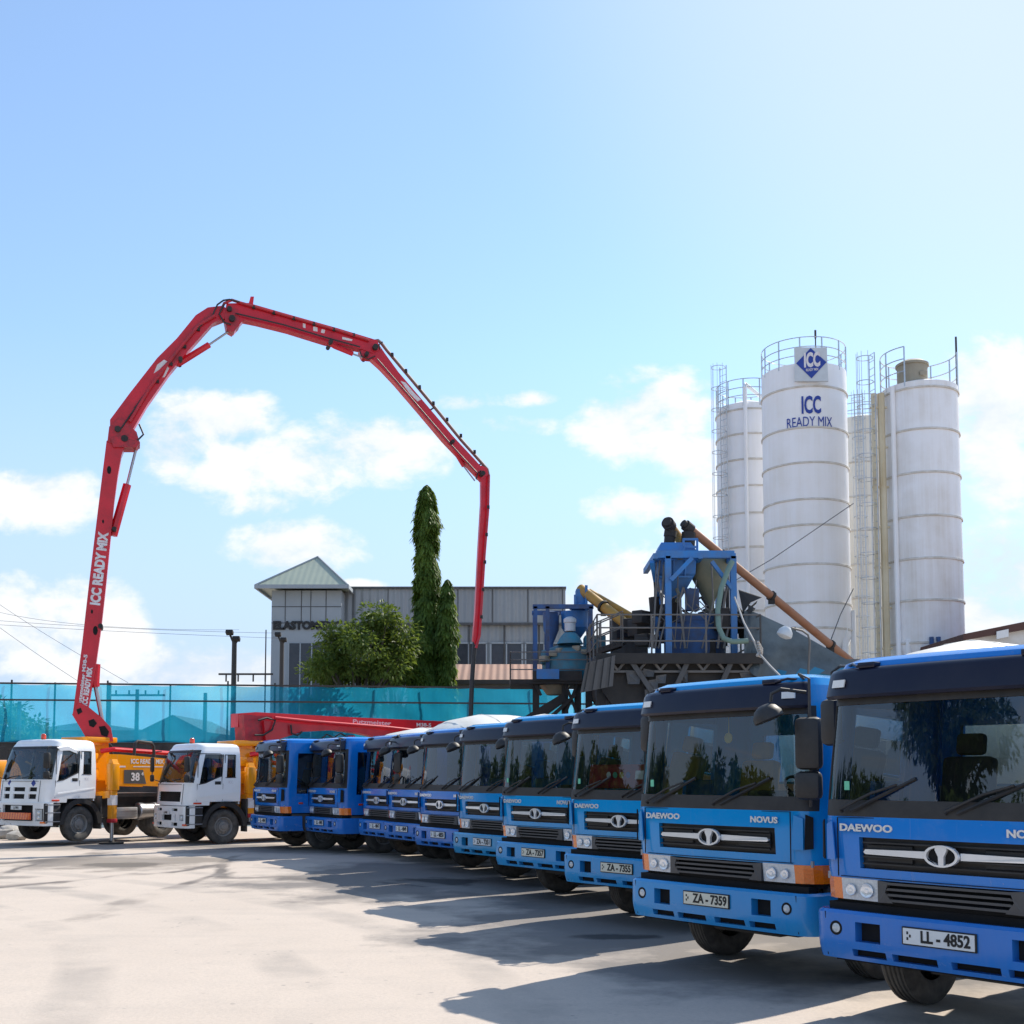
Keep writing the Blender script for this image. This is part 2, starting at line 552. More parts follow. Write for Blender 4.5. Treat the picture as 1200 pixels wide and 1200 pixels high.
def holed(bm, xs, zs, holes, fn, depth=.05):
    """sheet on a grid of lines with openings; fn(x, z, off) gives the point, off > 0 lies behind the face"""
    nx, nz = len(xs) - 1, len(zs) - 1

    def hole(i, k):
        if i < 0 or k < 0 or i >= nx or k >= nz:
            return True
        x, z = (xs[i] + xs[i + 1]) / 2, (zs[k] + zs[k + 1]) / 2
        return any(a < x < b and c < z < d for a, b, c, d in holes)
    V = {}

    def v(i, k, o):
        if (i, k, o) not in V:
            V[i, k, o] = bm.verts.new(fn(xs[i], zs[k], o))
        return V[i, k, o]
    for i in range(nx):
        for k in range(nz):
            if hole(i, k):
                continue
            bm.faces.new((v(i, k, 0), v(i + 1, k, 0), v(i + 1, k + 1, 0), v(i, k + 1, 0)))
            for (di, dk, a, b) in ((-1, 0, (i, k), (i, k + 1)), (1, 0, (i + 1, k), (i + 1, k + 1)), (0, -1, (i, k), (i + 1, k)), (0, 1, (i, k + 1), (i + 1, k + 1))):
                if hole(i + di, k + dk):
                    bm.faces.new((v(*a, 0), v(*b, 0), v(*b, depth), v(*a, depth)))


def build(name, bm, mat, parent=None, smooth=35, normals=True, loc=None):
    if normals:
        bmesh.ops.recalc_face_normals(bm, faces=bm.faces)
    me = bpy.data.meshes.new(name)
    bm.to_mesh(me)
    bm.free()
    mats = mat if isinstance(mat, (list, tuple)) else [mat]
    for m in mats:
        me.materials.append(M[m] if isinstance(m, str) else m)
    if smooth:
        me.shade_smooth()
        me.set_sharp_from_angle(angle=R(smooth))
    o = bpy.data.objects.new(name, me)
    col.objects.link(o)
    if parent:
        o.parent = parent
    if loc is not None:
        o.location = loc
    return o


def tag(o, label, cat, group=None):
    o['label'] = label
    o['category'] = cat
    if group:
        o['group'] = group
    return o


def thing(name, label, cat, loc=(0, 0, 0), rz=0, group=None):
    o = bpy.data.objects.new(name, None)
    o.empty_display_size = .3
    col.objects.link(o)
    o.location = loc
    o.rotation_euler = (0, 0, rz)
    return tag(o, label, cat, group)


def copy_tree(o, parent=None):
    c = o.copy()
    col.objects.link(c)
    c.parent = parent
    for ch in list(o.children):
        copy_tree(ch, c)
    return c


TXT = {}


def text_mesh(s, size, ext=.004, bold=0, xs=1.0, align='CENTER'):
    key = (s, size, ext, bold, xs, align)
    if key in TXT:
        return TXT[key]
    cu = bpy.data.curves.new('txt', 'FONT')
    cu.body = s
    cu.size = size
    cu.extrude = ext
    cu.offset = bold
    cu.align_x = align
    cu.align_y = 'CENTER'
    cu.resolution_u = 3
    o = bpy.data.objects.new('txt', cu)
    col.objects.link(o)
    me = bpy.data.meshes.new_from_object(o)
    bpy.data.objects.remove(o)
    bpy.data.curves.remove(cu)
    me.transform(Matrix.Diagonal((xs, 1, 1, 1)))
    me.materials.clear()
    TXT[key] = me
    return me


def text(name, s, size, mat, parent=None, M4=None, ext=.004, bold=0, xs=1.0, bend=None):
    me = text_mesh(s, size, ext, bold, xs).copy()
    me.name = name
    if M4 is not None:
        me.transform(M4)
    if bend:
        for v in me.vertices:
            v.co = bend(v.co)
    me.materials.append(M[mat])
    o = bpy.data.objects.new(name, me)
    col.objects.link(o)
    if parent:
        o.parent = parent
    return o


RX90 = Matrix.Rotation(R(90), 4, 'X')


def front_m(x, y, z):                                # lettering that faces local -Y
    return Matrix.Translation((x, y, z)) @ RX90


def side_m(x, y, z):                                 # lettering that faces local +X
    return Matrix.Translation((x, y, z)) @ Matrix.Rotation(R(90), 4, 'Z') @ RX90

# ------------------------------------------------------------------ sun and sky
SUN_AZ, SUN_EL = R(43), R(43)
S = Vector((math.sin(SUN_AZ) * math.cos(SUN_EL), math.cos(SUN_AZ) * math.cos(SUN_EL), math.sin(SUN_EL)))
sl = bpy.data.lights.new('sun', 'SUN')
sl.energy = 3.5
sl.angle = R(.55)
sl.color = (1, .93, .82)
so = bpy.data.objects.new('sun', sl)
col.objects.link(so)
so.rotation_euler = S.to_track_quat('Z', 'Y').to_euler()

world = bpy.data.worlds.new('World')
scene.world = world
world.use_nodes = True
nt = world.node_tree
bg = nt.nodes['Background']
sky = nt.nodes.new('ShaderNodeTexSky')
sky.sky_type = 'NISHITA'
sky.sun_disc = False
sky.sun_elevation = SUN_EL
sky.sun_rotation = SUN_AZ
sky.air_density = 1.0
sky.dust_density = .25
sky.ozone_density = 1.5
bg.inputs['Strength'].default_value = .12
tc = nt.nodes.new('ShaderNodeTexCoord')
sx = nt.nodes.new('ShaderNodeSeparateXYZ')
nt.links.new(tc.outputs['Generated'], sx.inputs[0])
yabs = math_n(nt, 'MAXIMUM', math_n(nt, 'ABSOLUTE', sx.outputs['Y']), .05)
U_ = math_n(nt, 'DIVIDE', sx.outputs['X'], yabs)
V_ = math_n(nt, 'DIVIDE', sx.outputs['Z'], yabs)
cv = nt.nodes.new('ShaderNodeCombineXYZ')
nt.links.new(U_, cv.inputs[0])
nt.links.new(V_, cv.inputs[1])


def cnoise(scale, detail, rough, w=0.0, sy=1.5):
    mp = nt.nodes.new('ShaderNodeMapping')
    mp.inputs['Scale'].default_value = (1, sy, 1)
    mp.inputs['Location'].default_value = (w, w * .7, 0)
    nt.links.new(cv.outputs[0], mp.inputs[0])
    n = nt.nodes.new('ShaderNodeTexNoise')
    n.inputs['Scale'].default_value = scale
    n.inputs['Detail'].default_value = detail
    n.inputs['Roughness'].default_value = rough
    n.inputs['Distortion'].default_value = .15
    nt.links.new(mp.outputs[0], n.inputs['Vector'])
    return n.outputs['Fac']


puff = cnoise(13, 9, .62)
puff2 = cnoise(4.2, 5, .55, 3.1)
clouds = [(248, 492, 70, 34, 1), (205, 520, 40, 40, 1), (285, 545, 70, 40, .85), (350, 545, 70, 46, .8), (430, 530, 85, 46, .8), (300, 590, 60, 22, .5), (495, 520, 45, 40, .6),
          (340, 640, 66, 32, .95), (45, 585, 75, 36, .95), (30, 735, 90, 48, 1), (110, 745, 70, 44, .9), (210, 790, 160, 36, .9), (20, 690, 40, 25, .6),
          (770, 480, 62, 50, 1), (735, 500, 60, 40, .9), (800, 530, 45, 30, .7), (725, 690, 55, 46, 1), (700, 720, 60, 40, .9), (1165, 470, 62, 70, 1), (1175, 560, 60, 60, .75),
          (1175, 660, 60, 60, .95), (1150, 730, 80, 50, .9), (622, 468, 36, 12, .5), (590, 500, 70, 16, .5), (545, 470, 50, 14, .35), (425, 686, 26, 8, .8), (735, 590, 60, 26, .45), (840, 600, 70, 90, .35)]
best = None
for px, py, a, b, k in clouds:
    d = ray(px, py)
    u0, v0 = d.x / d.y, d.z / d.y
    a, b = a / F * 1.16, b / F * 1.16
    du = math_n(nt, 'MULTIPLY', math_n(nt, 'SUBTRACT', U_, u0), 1 / a)
    dv = math_n(nt, 'MULTIPLY', math_n(nt, 'SUBTRACT', V_, v0), 1 / b)
    r2 = math_n(nt, 'MULTIPLY_ADD', du, du, math_n(nt, 'MULTIPLY', dv, dv))
    e = math_n(nt, 'SUBTRACT', k, r2)
    best = e if best is None else math_n(nt, 'MAXIMUM', best, e)
best = math_n(nt, 'MAXIMUM', best, -1.2)
# cloud density = place + billows
dens = math_n(nt, 'MULTIPLY_ADD', math_n(nt, 'SUBTRACT', puff, .5), 4.2, best)
dens = math_n(nt, 'MULTIPLY_ADD', math_n(nt, 'SUBTRACT', puff2, .5), 1.6, dens)
# the half of the sky behind the camera carries its own scattered cumulus
behind = math_n(nt, 'LESS_THAN', sx.outputs['Y'], 0.05)
bd = math_n(nt, 'MULTIPLY_ADD', math_n(nt, 'SUBTRACT', cnoise(1.8, 8, .6, 5.), .55), 6, 0)
mxd = nt.nodes.new('ShaderNodeMix')
nt.links.new(behind, mxd.inputs[0])
nt.links.new(dens, mxd.inputs[2])
nt.links.new(bd, mxd.inputs[3])
cm = nt.nodes.new('ShaderNodeMapRange')
cm.interpolation_type = 'SMOOTHSTEP'
cm.inputs['From Min'].default_value = -.18
cm.inputs['From Max'].default_value = .85
cm.inputs['To Max'].default_value = .96
nt.links.new(mxd.outputs[0], cm.inputs['Value'])
up = nt.nodes.new('ShaderNodeMapRange')
up.inputs['From Max'].default_value = .03
nt.links.new(sx.outputs['Z'], up.inputs['Value'])
cf = math_n(nt, 'MULTIPLY', cm.outputs[0], up.outputs[0])
shade = ramp(nt, math_n(nt, 'MULTIPLY_ADD', math_n(nt, 'SUBTRACT', puff2, .5), 1.4, puff), [(.3, (3.7, 4.1, 4.6)), (.6, (4.9, 4.95, 5.05))])
CLOUD_MIX = nt.nodes.new('ShaderNodeMix')
CLOUD_MIX.data_type = 'RGBA'
nt.links.new(cf, CLOUD_MIX.inputs[0])
# thin bright veil near the horizon and towards the sun side of the sky
hz = nt.nodes.new('ShaderNodeMapRange')
hz.interpolation_type = 'SMOOTHSTEP'
hz.inputs['From Min'].default_value = .46
hz.inputs['From Max'].default_value = 0
hz.inputs['To Max'].default_value = .96
nt.links.new(sx.outputs['Z'], hz.inputs['Value'])
sd = nt.nodes.new('ShaderNodeVectorMath')
sd.operation = 'DOT_PRODUCT'
nt.links.new(tc.outputs['Generated'], sd.inputs[0])
sd.inputs[1].default_value = S
sv = nt.nodes.new('ShaderNodeMapRange')
sv.interpolation_type = 'SMOOTHSTEP'
sv.inputs['From Min'].default_value = .78
sv.inputs['From Max'].default_value = .98
sv.inputs['To Max'].default_value = .9
nt.links.new(sd.outputs['Value'], sv.inputs['Value'])
veil = math_n(nt, 'MAXIMUM', hz.outputs[0], sv.outputs[0])
tint = mix(nt, 1.0, sky.outputs[0], (.98, 1.08, 1.12), 'MULTIPLY')
vm_ = mix(nt, math_n(nt, 'MAXIMUM', hz.outputs[0], .16), tint, (2.7, 3.3, 4.45))
vm_ = mix(nt, sv.outputs[0], vm_, (3.5, 4.15, 4.65))
nt.links.new(vm_, CLOUD_MIX.inputs[6])
nt.links.new(shade, CLOUD_MIX.inputs[7])
nt.links.new(CLOUD_MIX.outputs[2], bg.inputs['Color'])

scene.view_settings.view_transform = 'Standard'
scene.view_settings.look = 'None'
scene.view_settings.gamma = 1
scene.view_settings.exposure = .84
scene.render.engine = 'CYCLES'
scene.cycles.max_bounces = 10
scene.cycles.transparent_max_bounces = 24
scene.cycles.caustics_reflective = False
scene.cycles.caustics_refractive = False

# ------------------------------------------------------------------ ground
bm = BM()
gx = [-1500, -200, -60, -30, -15, 0, 15, 30, 60, 200, 1500]
gy = [-1500, -200, -60, -20, 0, 10, 20, 30, 40, 60, 200, 1500]
gv = {(i, j): bm.verts.new((x, y, 0)) for i, x in enumerate(gx) for j, y in enumerate(gy)}
for i in range(len(gx) - 1):
    for j in range(len(gy) - 1):
        bm.faces.new((gv[i, j], gv[i + 1, j], gv[i + 1, j + 1], gv[i, j + 1]))
g = build('ground', bm, 'ground', smooth=0)
g['kind'] = 'structure'
g['label'] = 'pale dusty concrete yard with cracks and oil stains'


# ------------------------------------------------------------------ cab shell on a plan outline x height grid
def lerp_table(tab):
    def f(z):
        if z <= tab[0][0]:
            return tab[0][1]
        for (a, p), (b, q) in zip(tab, tab[1:]):
            if z <= b:
                return p + (q - p) * (z - a) / (b - a)
        return tab[-1][1]
    return f


class Shell:
    def __init__(s, hw, D, rc, sidey, fronts, rows, yf, hwf, cls, bulge=.04):
        s.hw, s.D, s.rows, s.yf, s.hwf = hw, D, rows, lerp_table(yf), lerp_table(hwf)
        cols, regs = [], []
        for y in sidey:
            cols.append((-hw, y))
        left = [('L', k) for k in range(len(sidey) - 1)]
        cols.append((-hw, rc))
        left.append(('L', len(sidey) - 1))
        nc = 4
        for k in range(1, nc + 1):
            a = PI / 2 * k / nc
            cols.append((-hw + rc - rc * math.cos(a), rc - rc * math.sin(a)))
            left.append(('C', k - 1))
        half = hw - rc
        fr = [-half] + [-f for f in fronts] + [f for f in reversed(fronts) if f > 0] + [half]
        fr = sorted(set(fr))
        for f in fr[1:-1]:
            cols.append((f, -bulge * (1 - (f / half) ** 2)))
        cols.append((half, 0))
        regs = left + [('F', k) for k in range(len(fr) - 1)]
        m = [(-u, y) for u, y in cols if u < -half - 1e-6][::-1]
        cols += m
        regs += [(r.replace('C', 'c').replace('L', 'l'), k) for r, k in left[::-1]]
        s.cols, s.regs = cols, regs
        s.nrm = []
        for i in range(len(cols)):
            a, b = Vector(cols[max(0, i - 1)]), Vector(cols[min(len(cols) - 1, i + 1)])
            t = (b - a).normalized()
            s.nrm.append(Vector((t.y, -t.x)))
        s.key = {}
        for i in range(len(cols) - 1):
            for j in range(len(rows) - 1):
                u = (cols[i][0] + cols[i + 1][0]) / 2
                y = (cols[i][1] + cols[i + 1][1]) / 2
                s.key[i, j] = cls(regs[i][0], regs[i][1], u, y, (rows[j] + rows[j + 1]) / 2)

    def P(s, i, z, off=0):
        u, y = s.cols[i]
        f = s.yf(z)
        y = f + y * (s.D - f) / s.D
        u = u * s.hwf(z) / s.hw
        n = s.nrm[i]
        return Vector((u + n.x * off, y + n.y * off, z))

    def patch(s, bm, keys, off=0, depth=.05, matidx=None):
        V = {}
        rows = s.rows

        def v(i, j, o):
            if (i, j, o) not in V:
                V[i, j, o] = bm.verts.new(s.P(i, rows[j], o))
            return V[i, j, o]
        for (i, j), k in s.key.items():
            if k not in keys:
                continue
            f = bm.faces.new((v(i, j, off), v(i + 1, j, off), v(i + 1, j + 1, off), v(i, j + 1, off)))
            if matidx:
                f.material_index = matidx.get(k, 0)
            if depth:
                for (di, dj, a, b) in ((-1, 0, (i, j), (i, j + 1)), (1, 0, (i + 1, j), (i + 1, j + 1)), (0, -1, (i, j), (i + 1, j)), (0, 1, (i, j + 1), (i + 1, j + 1))):
                    if s.key.get((i + di, j + dj)) not in keys:
                        f = bm.faces.new((v(*a, off), v(*b, off), v(*b, off - depth), v(*a, off - depth)))
                        if matidx:
                            f.material_index = matidx.get(k, 0)

    def roof(s, bm, levels, mi=0):
        """closed crown: (z, inset factor) rings above the top row, closed along the back"""
        zt = s.rows[-1]
        n = len(s.cols)
        prev = [bm.verts.new(s.P(i, zt)) for i in range(n)]
        yc = s.D / 2
        for z, k in levels:
            ring = []
            for i in range(n):
                p = s.P(i, zt)
                ring.append(bm.verts.new((p.x * k, yc + (p.y - yc) * k, z)))
            for i in range(n):
                f = bm.faces.new((prev[i], prev[(i + 1) % n], ring[(i + 1) % n], ring[i]))
                f.material_index = mi
            prev = ring
        f = bm.faces.new(prev)
        f.material_index = mi


def wheel(parent, u, y, r, w, dual=False, hub='rim', face=1):
    """one road wheel; its axle lies along local X"""
    bm = BM()
    T = Matrix.Translation((u, y, r)) @ Matrix.Rotation(R(90) * face, 4, 'Y')
    h = w / 2
    for o in ((0,) if not dual else (-h * 1.08, h * 1.08)):
        hh = h if not dual else h * .95
        prof = [(r * .56, o - hh * .80), (r * .62, o - hh * .95), (r * .80, o - hh), (r * .93, o - hh * .93), (r * .985, o - hh * .72)]
        g = []
        for k in range(5):                           # circumferential grooves of the tread
            a = -.62 + k * .31
            g += [(r, o + hh * (a - .1)), (r, o + hh * (a + .06)), (r * .975, o + hh * (a + .08)), (r * .975, o + hh * (a + .13))]
        prof += g + [(r, o + hh * .68), (r * .985, o + hh * .72), (r * .93, o + hh * .93), (r * .80, o + hh), (r * .62, o + hh * .95), (r * .56, o + hh * .80)]
        lathe(bm, prof, T, 40)
    ty = build('wheel', bm, 'tyre', parent, 40)
    bm = BM()
    e = h if not dual else h * 2
    lathe(bm, [(r * .57, e * .80), (r * .53, e * .86), (r * .50, e * .72), (r * .46, e * .30), (r * .30, e * .42), (r * .29, e * .78), (r * .17, e * .82), (r * .15, e * 1.0), (0, e * 1.02)], T, 32)
    for k in range(10):
        a = 2 * PI * k / 10
        box(bm, T @ Vector((r * .385 * math.cos(a), r * .385 * math.sin(a), e * .42)), (.05, .035, .035))
    build('rim', bm, hub, ty, 30)
    return ty


# ------------------------------------------------------------------ the concrete mixer lorry (built once)
PL = ('body',)


def novus_cls(reg, k, u, y, z):
    a = abs(u)
    if reg in 'Ll':
        if z < 1.02:
            return 'none'
        if .42 < y < 1.30 and z < 2.72:
            if (y < .82 and 1.56 < z < 2.68) or (y > .82 and 2.02 < z < 2.68):
                return 'doorglass'
            return 'door'
        return 'body'
    front = reg == 'F'
    ck = k if not front else 9                       # corner cells run 0 (side) .. 3 (front)
    if z < 1.03:
        return 'band'
    if z < 1.21:
        if front and a < .63:
            return 'lower'
        if front and a > .63:
            return 'lamp'
        return 'amber'
    if front and a < .80 and 1.30 < z < 1.56:
        return 'grille'
    if 1.73 < z < 1.87:
        return 'black' if (front or ck >= 1) else 'body'
    if 1.87 < z < 2.68:
        return 'screen' if (front or ck >= 2) else ('black' if ck == 1 else 'body')
    if 2.68 < z < 2.76:
        return 'black' if (front or ck >= 1) else 'body'
    return 'body'


NOV = Shell(1.24, 1.95, .24, [1.95, 1.80, 1.30, .82, .42], [.80, .63, .28, 0],
            [.98, 1.03, 1.21, 1.30, 1.56, 1.73, 1.87, 2.02, 2.30, 2.68, 2.76, 2.97],
            [(.98, .07), (1.21, .045), (1.40, .02), (1.73, .02), (1.87, .035), (2.76, .10), (2.97, .13)],
            [(1.2, 1.24), (1.9, 1.235), (2.76, 1.165), (2.97, 1.14)], novus_cls)


def bumper_fn(x, z, o):
    a, s = abs(x), (1 if x > 0 else -1)
    rc = .17
    y0 = -.085 + max(0, .66 - z) * .35
    if a < 1.08:
        u, y, n = a, y0 + .02 * (a / 1.08) ** 2, (0, -1)
    elif a < 1.08 + rc * PI / 2:
        t = (a - 1.08) / rc
        u, y, n = 1.08 + rc * math.sin(t), y0 + .02 + rc - rc * math.cos(t), (math.sin(t), -math.cos(t))
    else:
        u, y, n = 1.08 + rc, y0 + .02 + rc + a - 1.08 - rc * PI / 2, (1, 0)
    return Vector((s * (u - n[0] * o), y - n[1] * o, z))


def make_mixer():
    t = thing('mixer_truck', 'x', 'truck')
    # cab
    bm = BM()
    NOV.patch(bm, ('body', 'black'), 0, .05, {'body': 0, 'black': 1})
    NOV.roof(bm, [(3.045, .965), (3.085, .88), (3.105, .6)])
    hw, D = 1.24, 1.95
    xs = [-1.2, -.95, -.18, .18, .95, 1.2]

    def bf(x, z, o):
        return Vector((x * NOV.hwf(z) / hw, D - .002 - o, z))
    holed(bm, xs, [1.0, 2.0, 2.55, 2.97], [(-.95, -.18, 2.0, 2.55), (.18, .95, 2.0, 2.55)], bf, .04)
    for s in (-1, 1):                                # raised corner air deflectors with black vents are cut from these
        prism(bm, [(s * 1.02, -.005, 1.36), (s * 1.13, .035, 1.36), (s * 1.13, .04, 1.66), (s * 1.05, 0, 1.69)], (0, -.016, 0))
    cab = build('cab_body', bm, ['azure', 'black'], t, 32)
    for s in (-1, 1):
        bm = BM()
        prism(bm, [(s * 1.145, .025, 1.36), (s * 1.205, .085, 1.37), (s * 1.205, .09, 1.67), (s * 1.155, .035, 1.70)], (s * .006, -.012, 0))
        build('corner_vent', bm, 'hole', cab, 0)
    # doors
    for keyreg, s in (('L', -1), ('l', 1)):
        bm = BM()
        sh = NOV
        keep = dict(sh.key)
        for q in list(sh.key):
            if sh.regs[q[0]][0] != keyreg:
                sh.key[q] = 'none'
        sh.patch(bm, ('door',), .004, .05)
        d = build('door', bm, 'azure', t, 32)
        bm = BM()
        sh.patch(bm, ('doorglass',), -.02, 0)
        build('window', bm, 'sglass', d, 0)
        sh.key = keep
        bm = BM()
        box(bm, (s * 1.255, 1.18, 1.72), (.03, .16, .05), bev=.01)
        build('handle', bm, 'black', d)
        bm = BM()
        box(bm, (s * 1.248, .56, 1.30), (.02, .13, .05), bev=.008)
        build('side_marker', bm, 'redlens', d)
    bm = BM()
    for x in (-.565, .565):
        quad(bm, (x - .385, D - .02, 2.0), (x + .385, D - .02, 2.0), (x + .385, D - .02, 2.55), (x - .385, D - .02, 2.55))
    build('rear_window', bm, 'glass', cab, 0)
    # windscreen with wipers
    bm = BM()
    NOV.patch(bm, ('screen',), -.012, 0)
    ws = build('windshield', bm, 'glass', t, 40)
    for x0, x1 in ((-.95, -.42), (.02, .58)):
        bm = BM()
        p0 = Vector((x0, -.005, 1.77))
        p1 = Vector((x1, .02, 2.0))
        tube(bm, [p0, p0 + Vector((0, -.03, .02)), p0.lerp(p1, .55) + Vector((0, -.035, .03)), p1 + Vector((0, -.03, 0))], [.016, .016, .012, .01], 6)
        tube(bm, [p0.lerp(p1, .12) + Vector((.03, -.02, -.02)), p1 + Vector((.16, .0, .05))], .016, 5)
        build('wiper', bm, 'black', ws)
    # sun visor
    bm = BM()
    idx = [i for i in range(len(NOV.cols)) if abs(NOV.cols[i][0]) <= 1.2]
    sec = [(2.735, .015), (2.735, .075), (2.76, .092), (2.95, .085), (2.985, .06), (3.0, .0)]
    rings = [[bm.verts.new(NOV.P(i, z, o)) for z, o in sec] for i in idx]
    for a, b in zip(rings, rings[1:]):
        for k in range(len(sec)):
            bm.faces.new((a[k], b[k], b[(k + 1) % len(sec)], a[(k + 1) % len(sec)]))
    bm.faces.new(rings[0])
    bm.faces.new(rings[-1][::-1])
    for s in (-1, 1):
        box(bm, (s * .72, .10, 3.01), (.17, .12, .05), bev=.012)
        tube(bm, [(s * .80, .04, 3.0), (s * .90, .12, 3.035), (s * 1.0, .2, 3.02)], .012, 6)
    for k in range(5):
        box(bm, (-.7 + .35 * k, .025, 2.86), (.025, .012, .012))
    vis = build('sun_visor', bm, 'navy', t, 40)
    for s in (-1, 1):
        bm = BM()
        i = [i for i in range(len(NOV.cols)) if NOV.cols[i][0] * s > .99]
        i = sorted(i, key=lambda q: abs(NOV.cols[q][0]))[:2]
        a, b = i
        pts = [NOV.P(a, 2.83, .092).lerp(NOV.P(b, 2.83, .092), -.25), NOV.P(b, 2.83, .092), NOV.P(b, 2.895, .090), NOV.P(a, 2.895, .090).lerp(NOV.P(b, 2.895, .090), -.25)]
        prism(bm, pts, (0, -.014, 0))
        build('marker_lamp', bm, 'wplate', vis, 0)
    # front grille with bar and emblem
    bm = BM()
    NOV.patch(bm, ('grille',), -.055, 0)
    for k in range(4):
        z = 1.345 + k * .058
        box(bm, (0, .0, z), (1.5, .03, .012))
    for x in (-.52, .52):
        box(bm, (x, .03, 1.43), (.42, .02, .15), bev=.01)
    gr = build('grille', bm, 'black', t, 0)
    for s in (-1, 1):
        bm = BM()
        prism(bm, [(s * .15, -.05, 1.415), (s * .72, -.022, 1.423), (s * .74, -.022, 1.44), (s * .72, -.022, 1.463), (s * .15, -.05, 1.472)], (0, .03, 0))
        build('chrome_bar', bm, 'chrome', gr, 30)
    bm = BM()
    n = 32
    ring = []
    for k in range(n):                               # oval badge: rim, three petals
        a = 2 * PI * k / n
        ring.append((math.cos(a), math.sin(a)))
    for q, w in ((1, .84),):
        o = [bm.verts.new((c * .148, -.085, 1.443 + s_ * .086)) for c, s_ in ring]
        i_ = [bm.verts.new((c * .148 * w, -.085, 1.443 + s_ * .086 * w)) for c, s_ in ring]
        ob = [bm.verts.new((c * .148, -.05, 1.443 + s_ * .086)) for c, s_ in ring]
        ib = [bm.verts.new((c * .148 * w, -.05, 1.443 + s_ * .086 * w)) for c, s_ in ring]
        for k in range(n):
            m_ = (k + 1) % n
            bm.faces.new((o[k], o[m_], i_[m_], i_[k]))
            bm.faces.new((o[k], ob[k], ob[m_], o[m_]))
            bm.faces.new((i_[k], i_[m_], ib[m_], ib[k]))
    prism(bm, [(-.022, -.082, 1.365), (.022, -.082, 1.365), (.024, -.082, 1.44), (.05, -.082, 1.49), (.05, -.082, 1.516), (-.05, -.082, 1.516), (-.05, -.082, 1.49), (-.024, -.082, 1.44)], (0, .03, 0))
    for s in (-1, 1):
        prism(bm, [(s * .03, -.08, 1.366), (s * .10, -.08, 1.395), (s * .138, -.08, 1.44), (s * .115, -.08, 1.41), (s * .05, -.08, 1.385)], (0, .03, 0))
        prism(bm, [(s * .06, -.08, 1.505), (s * .10, -.08, 1.49), (s * .138, -.08, 1.445), (s * .11, -.08, 1.505), (s * .055, -.08, 1.524)], (0, .03, 0))
    build('emblem', bm, 'chrome', gr, 30)
    bm = BM()
    lathe(bm, [(0, 0), (.15, .0)], Matrix.Translation((0, -.052, 1.443)) @ RX90 @ Matrix.Diagonal((1, .56, 1, 1)), 24)
    build('emblem_back', bm, 'hole', gr, 0)
    bm = BM()
    for s in (-1, 1):
        beam(bm, (s * 1.0, -.004, 1.225), (s * 1.0, -.004, 1.72), .008, .008)
        beam(bm, (s * 1.0, .030, 1.225), (s * .0, -.012, 1.225), .006, .006)
    beam(bm, (-1.0, .0, 1.722), (1.0, .0, 1.722), .006, .006)
    build('panel_gap', bm, 'hole', cab, 0)
    text('maker_lettering', 'DAEWOO', .082, 'chrome', cab, front_m(-.72, -.012, 1.635), .006, .003, 1.35)
    text('model_lettering', 'NOVUS', .082, 'chrome', cab, front_m(.68, -.012, 1.635), .006, .003, 1.25)
    # lower grille and front lamps
    bm = BM()
    NOV.patch(bm, ('lower', 'band'), -.05, 0)
    box(bm, (0, .14, .955), (2.3, .14, .09))
    for k in range(4):
        z = 1.045 + .045 * k
        prism(bm, [(-.60, .0, z), (.60, .0, z), (.58, .0, z + .02), (-.58, .0, z + .02)], (0, .045, 0))
    lg = build('lower_grille', bm, 'hole', t, 0)
    bm = BM()
    for k in range(4):
        z = 1.045 + .045 * k
        prism(bm, [(-.55, -.012, z), (.55, -.012, z), (.52, -.012, z + .02), (-.52, -.012, z + .02)], (0, .02, 0))
    for s in (-1, 1):
        prism(bm, [(s * .625, .0, 1.03), (s * .48, -.014, 1.035), (s * .51, -.014, 1.07), (s * .55, -.014, 1.12), (s * .52, -.014, 1.20), (s * .625, .0, 1.21)], (0, .05, 0))
    build('grille_slats', bm, 'grey', lg, 0)
    for reg, s in ((-1, -1), (1, 1)):
        keep = dict(NOV.key)
        for q in list(NOV.key):
            if NOV.cols[q[0]][0] * s < 0:
                NOV.key[q] = 'none'
        bm = BM()
        NOV.patch(bm, ('lamp',), .006, .05)
        hl = build('headlight', bm, 'lens', t, 0)
        bm = BM()
        for q, rr in ((.74, .062), (.90, .050)):
            lathe(bm, [(rr, .0), (rr * .92, .006), (rr * .80, .002), (rr * .35, .001), (rr * .3, .006), (0, .007)], Matrix.Translation((s * q, .012 if q < .9 else .02, 1.115)) @ RX90, 18)
        build('reflector', bm, 'chrome', hl, 30)
        bm = BM()
        NOV.patch(bm, ('amber',), .006, .05)
        build('indicator', bm, 'amber', t, 0)
        NOV.key = keep
    # bumper
    bm = BM()
    xs = sorted(set([0] + [q * s for s in (-1, 1) for q in (.06, .22, .46, .52, .56, .66, .80, .84, 1.0, 1.08, 1.13, 1.18, 1.24, 1.30, 1.347, 1.75, 1.85)]))
    zs = [.54, .575, .635, .70, .86, .90, .92]
    holes = [(-.80, -.56, .70, .86), (.56, .80, .70, .86), (-.84, -.52, .575, .635), (.52, .84, .575, .635), (-.46, -.06, .575, .635), (.06, .46, .575, .635)]
    holed(bm, xs, zs, holes, bumper_fn, .10)
    for i in range(len(xs) - 1):                     # rolled top edge
        a, b = xs[i], xs[i + 1]
        quad(bm, bumper_fn(a, .92, 0), bumper_fn(b, .92, 0), bumper_fn(b, .945, .03), bumper_fn(a, .945, .03))
        quad(bm, bumper_fn(a, .945, .03), bumper_fn(b, .945, .03), bumper_fn(b, .935, .16), bumper_fn(a, .935, .16))
    bmesh.ops.remove_doubles(bm, verts=bm.verts, dist=.0005)
    bp = build('bumper', bm, 'azure', t, 30)
    bm = BM()
    box(bm, (0, .07, .71), (2.1, .1, .38))
    build('bumper_backing', bm, 'hole', bp, 0)
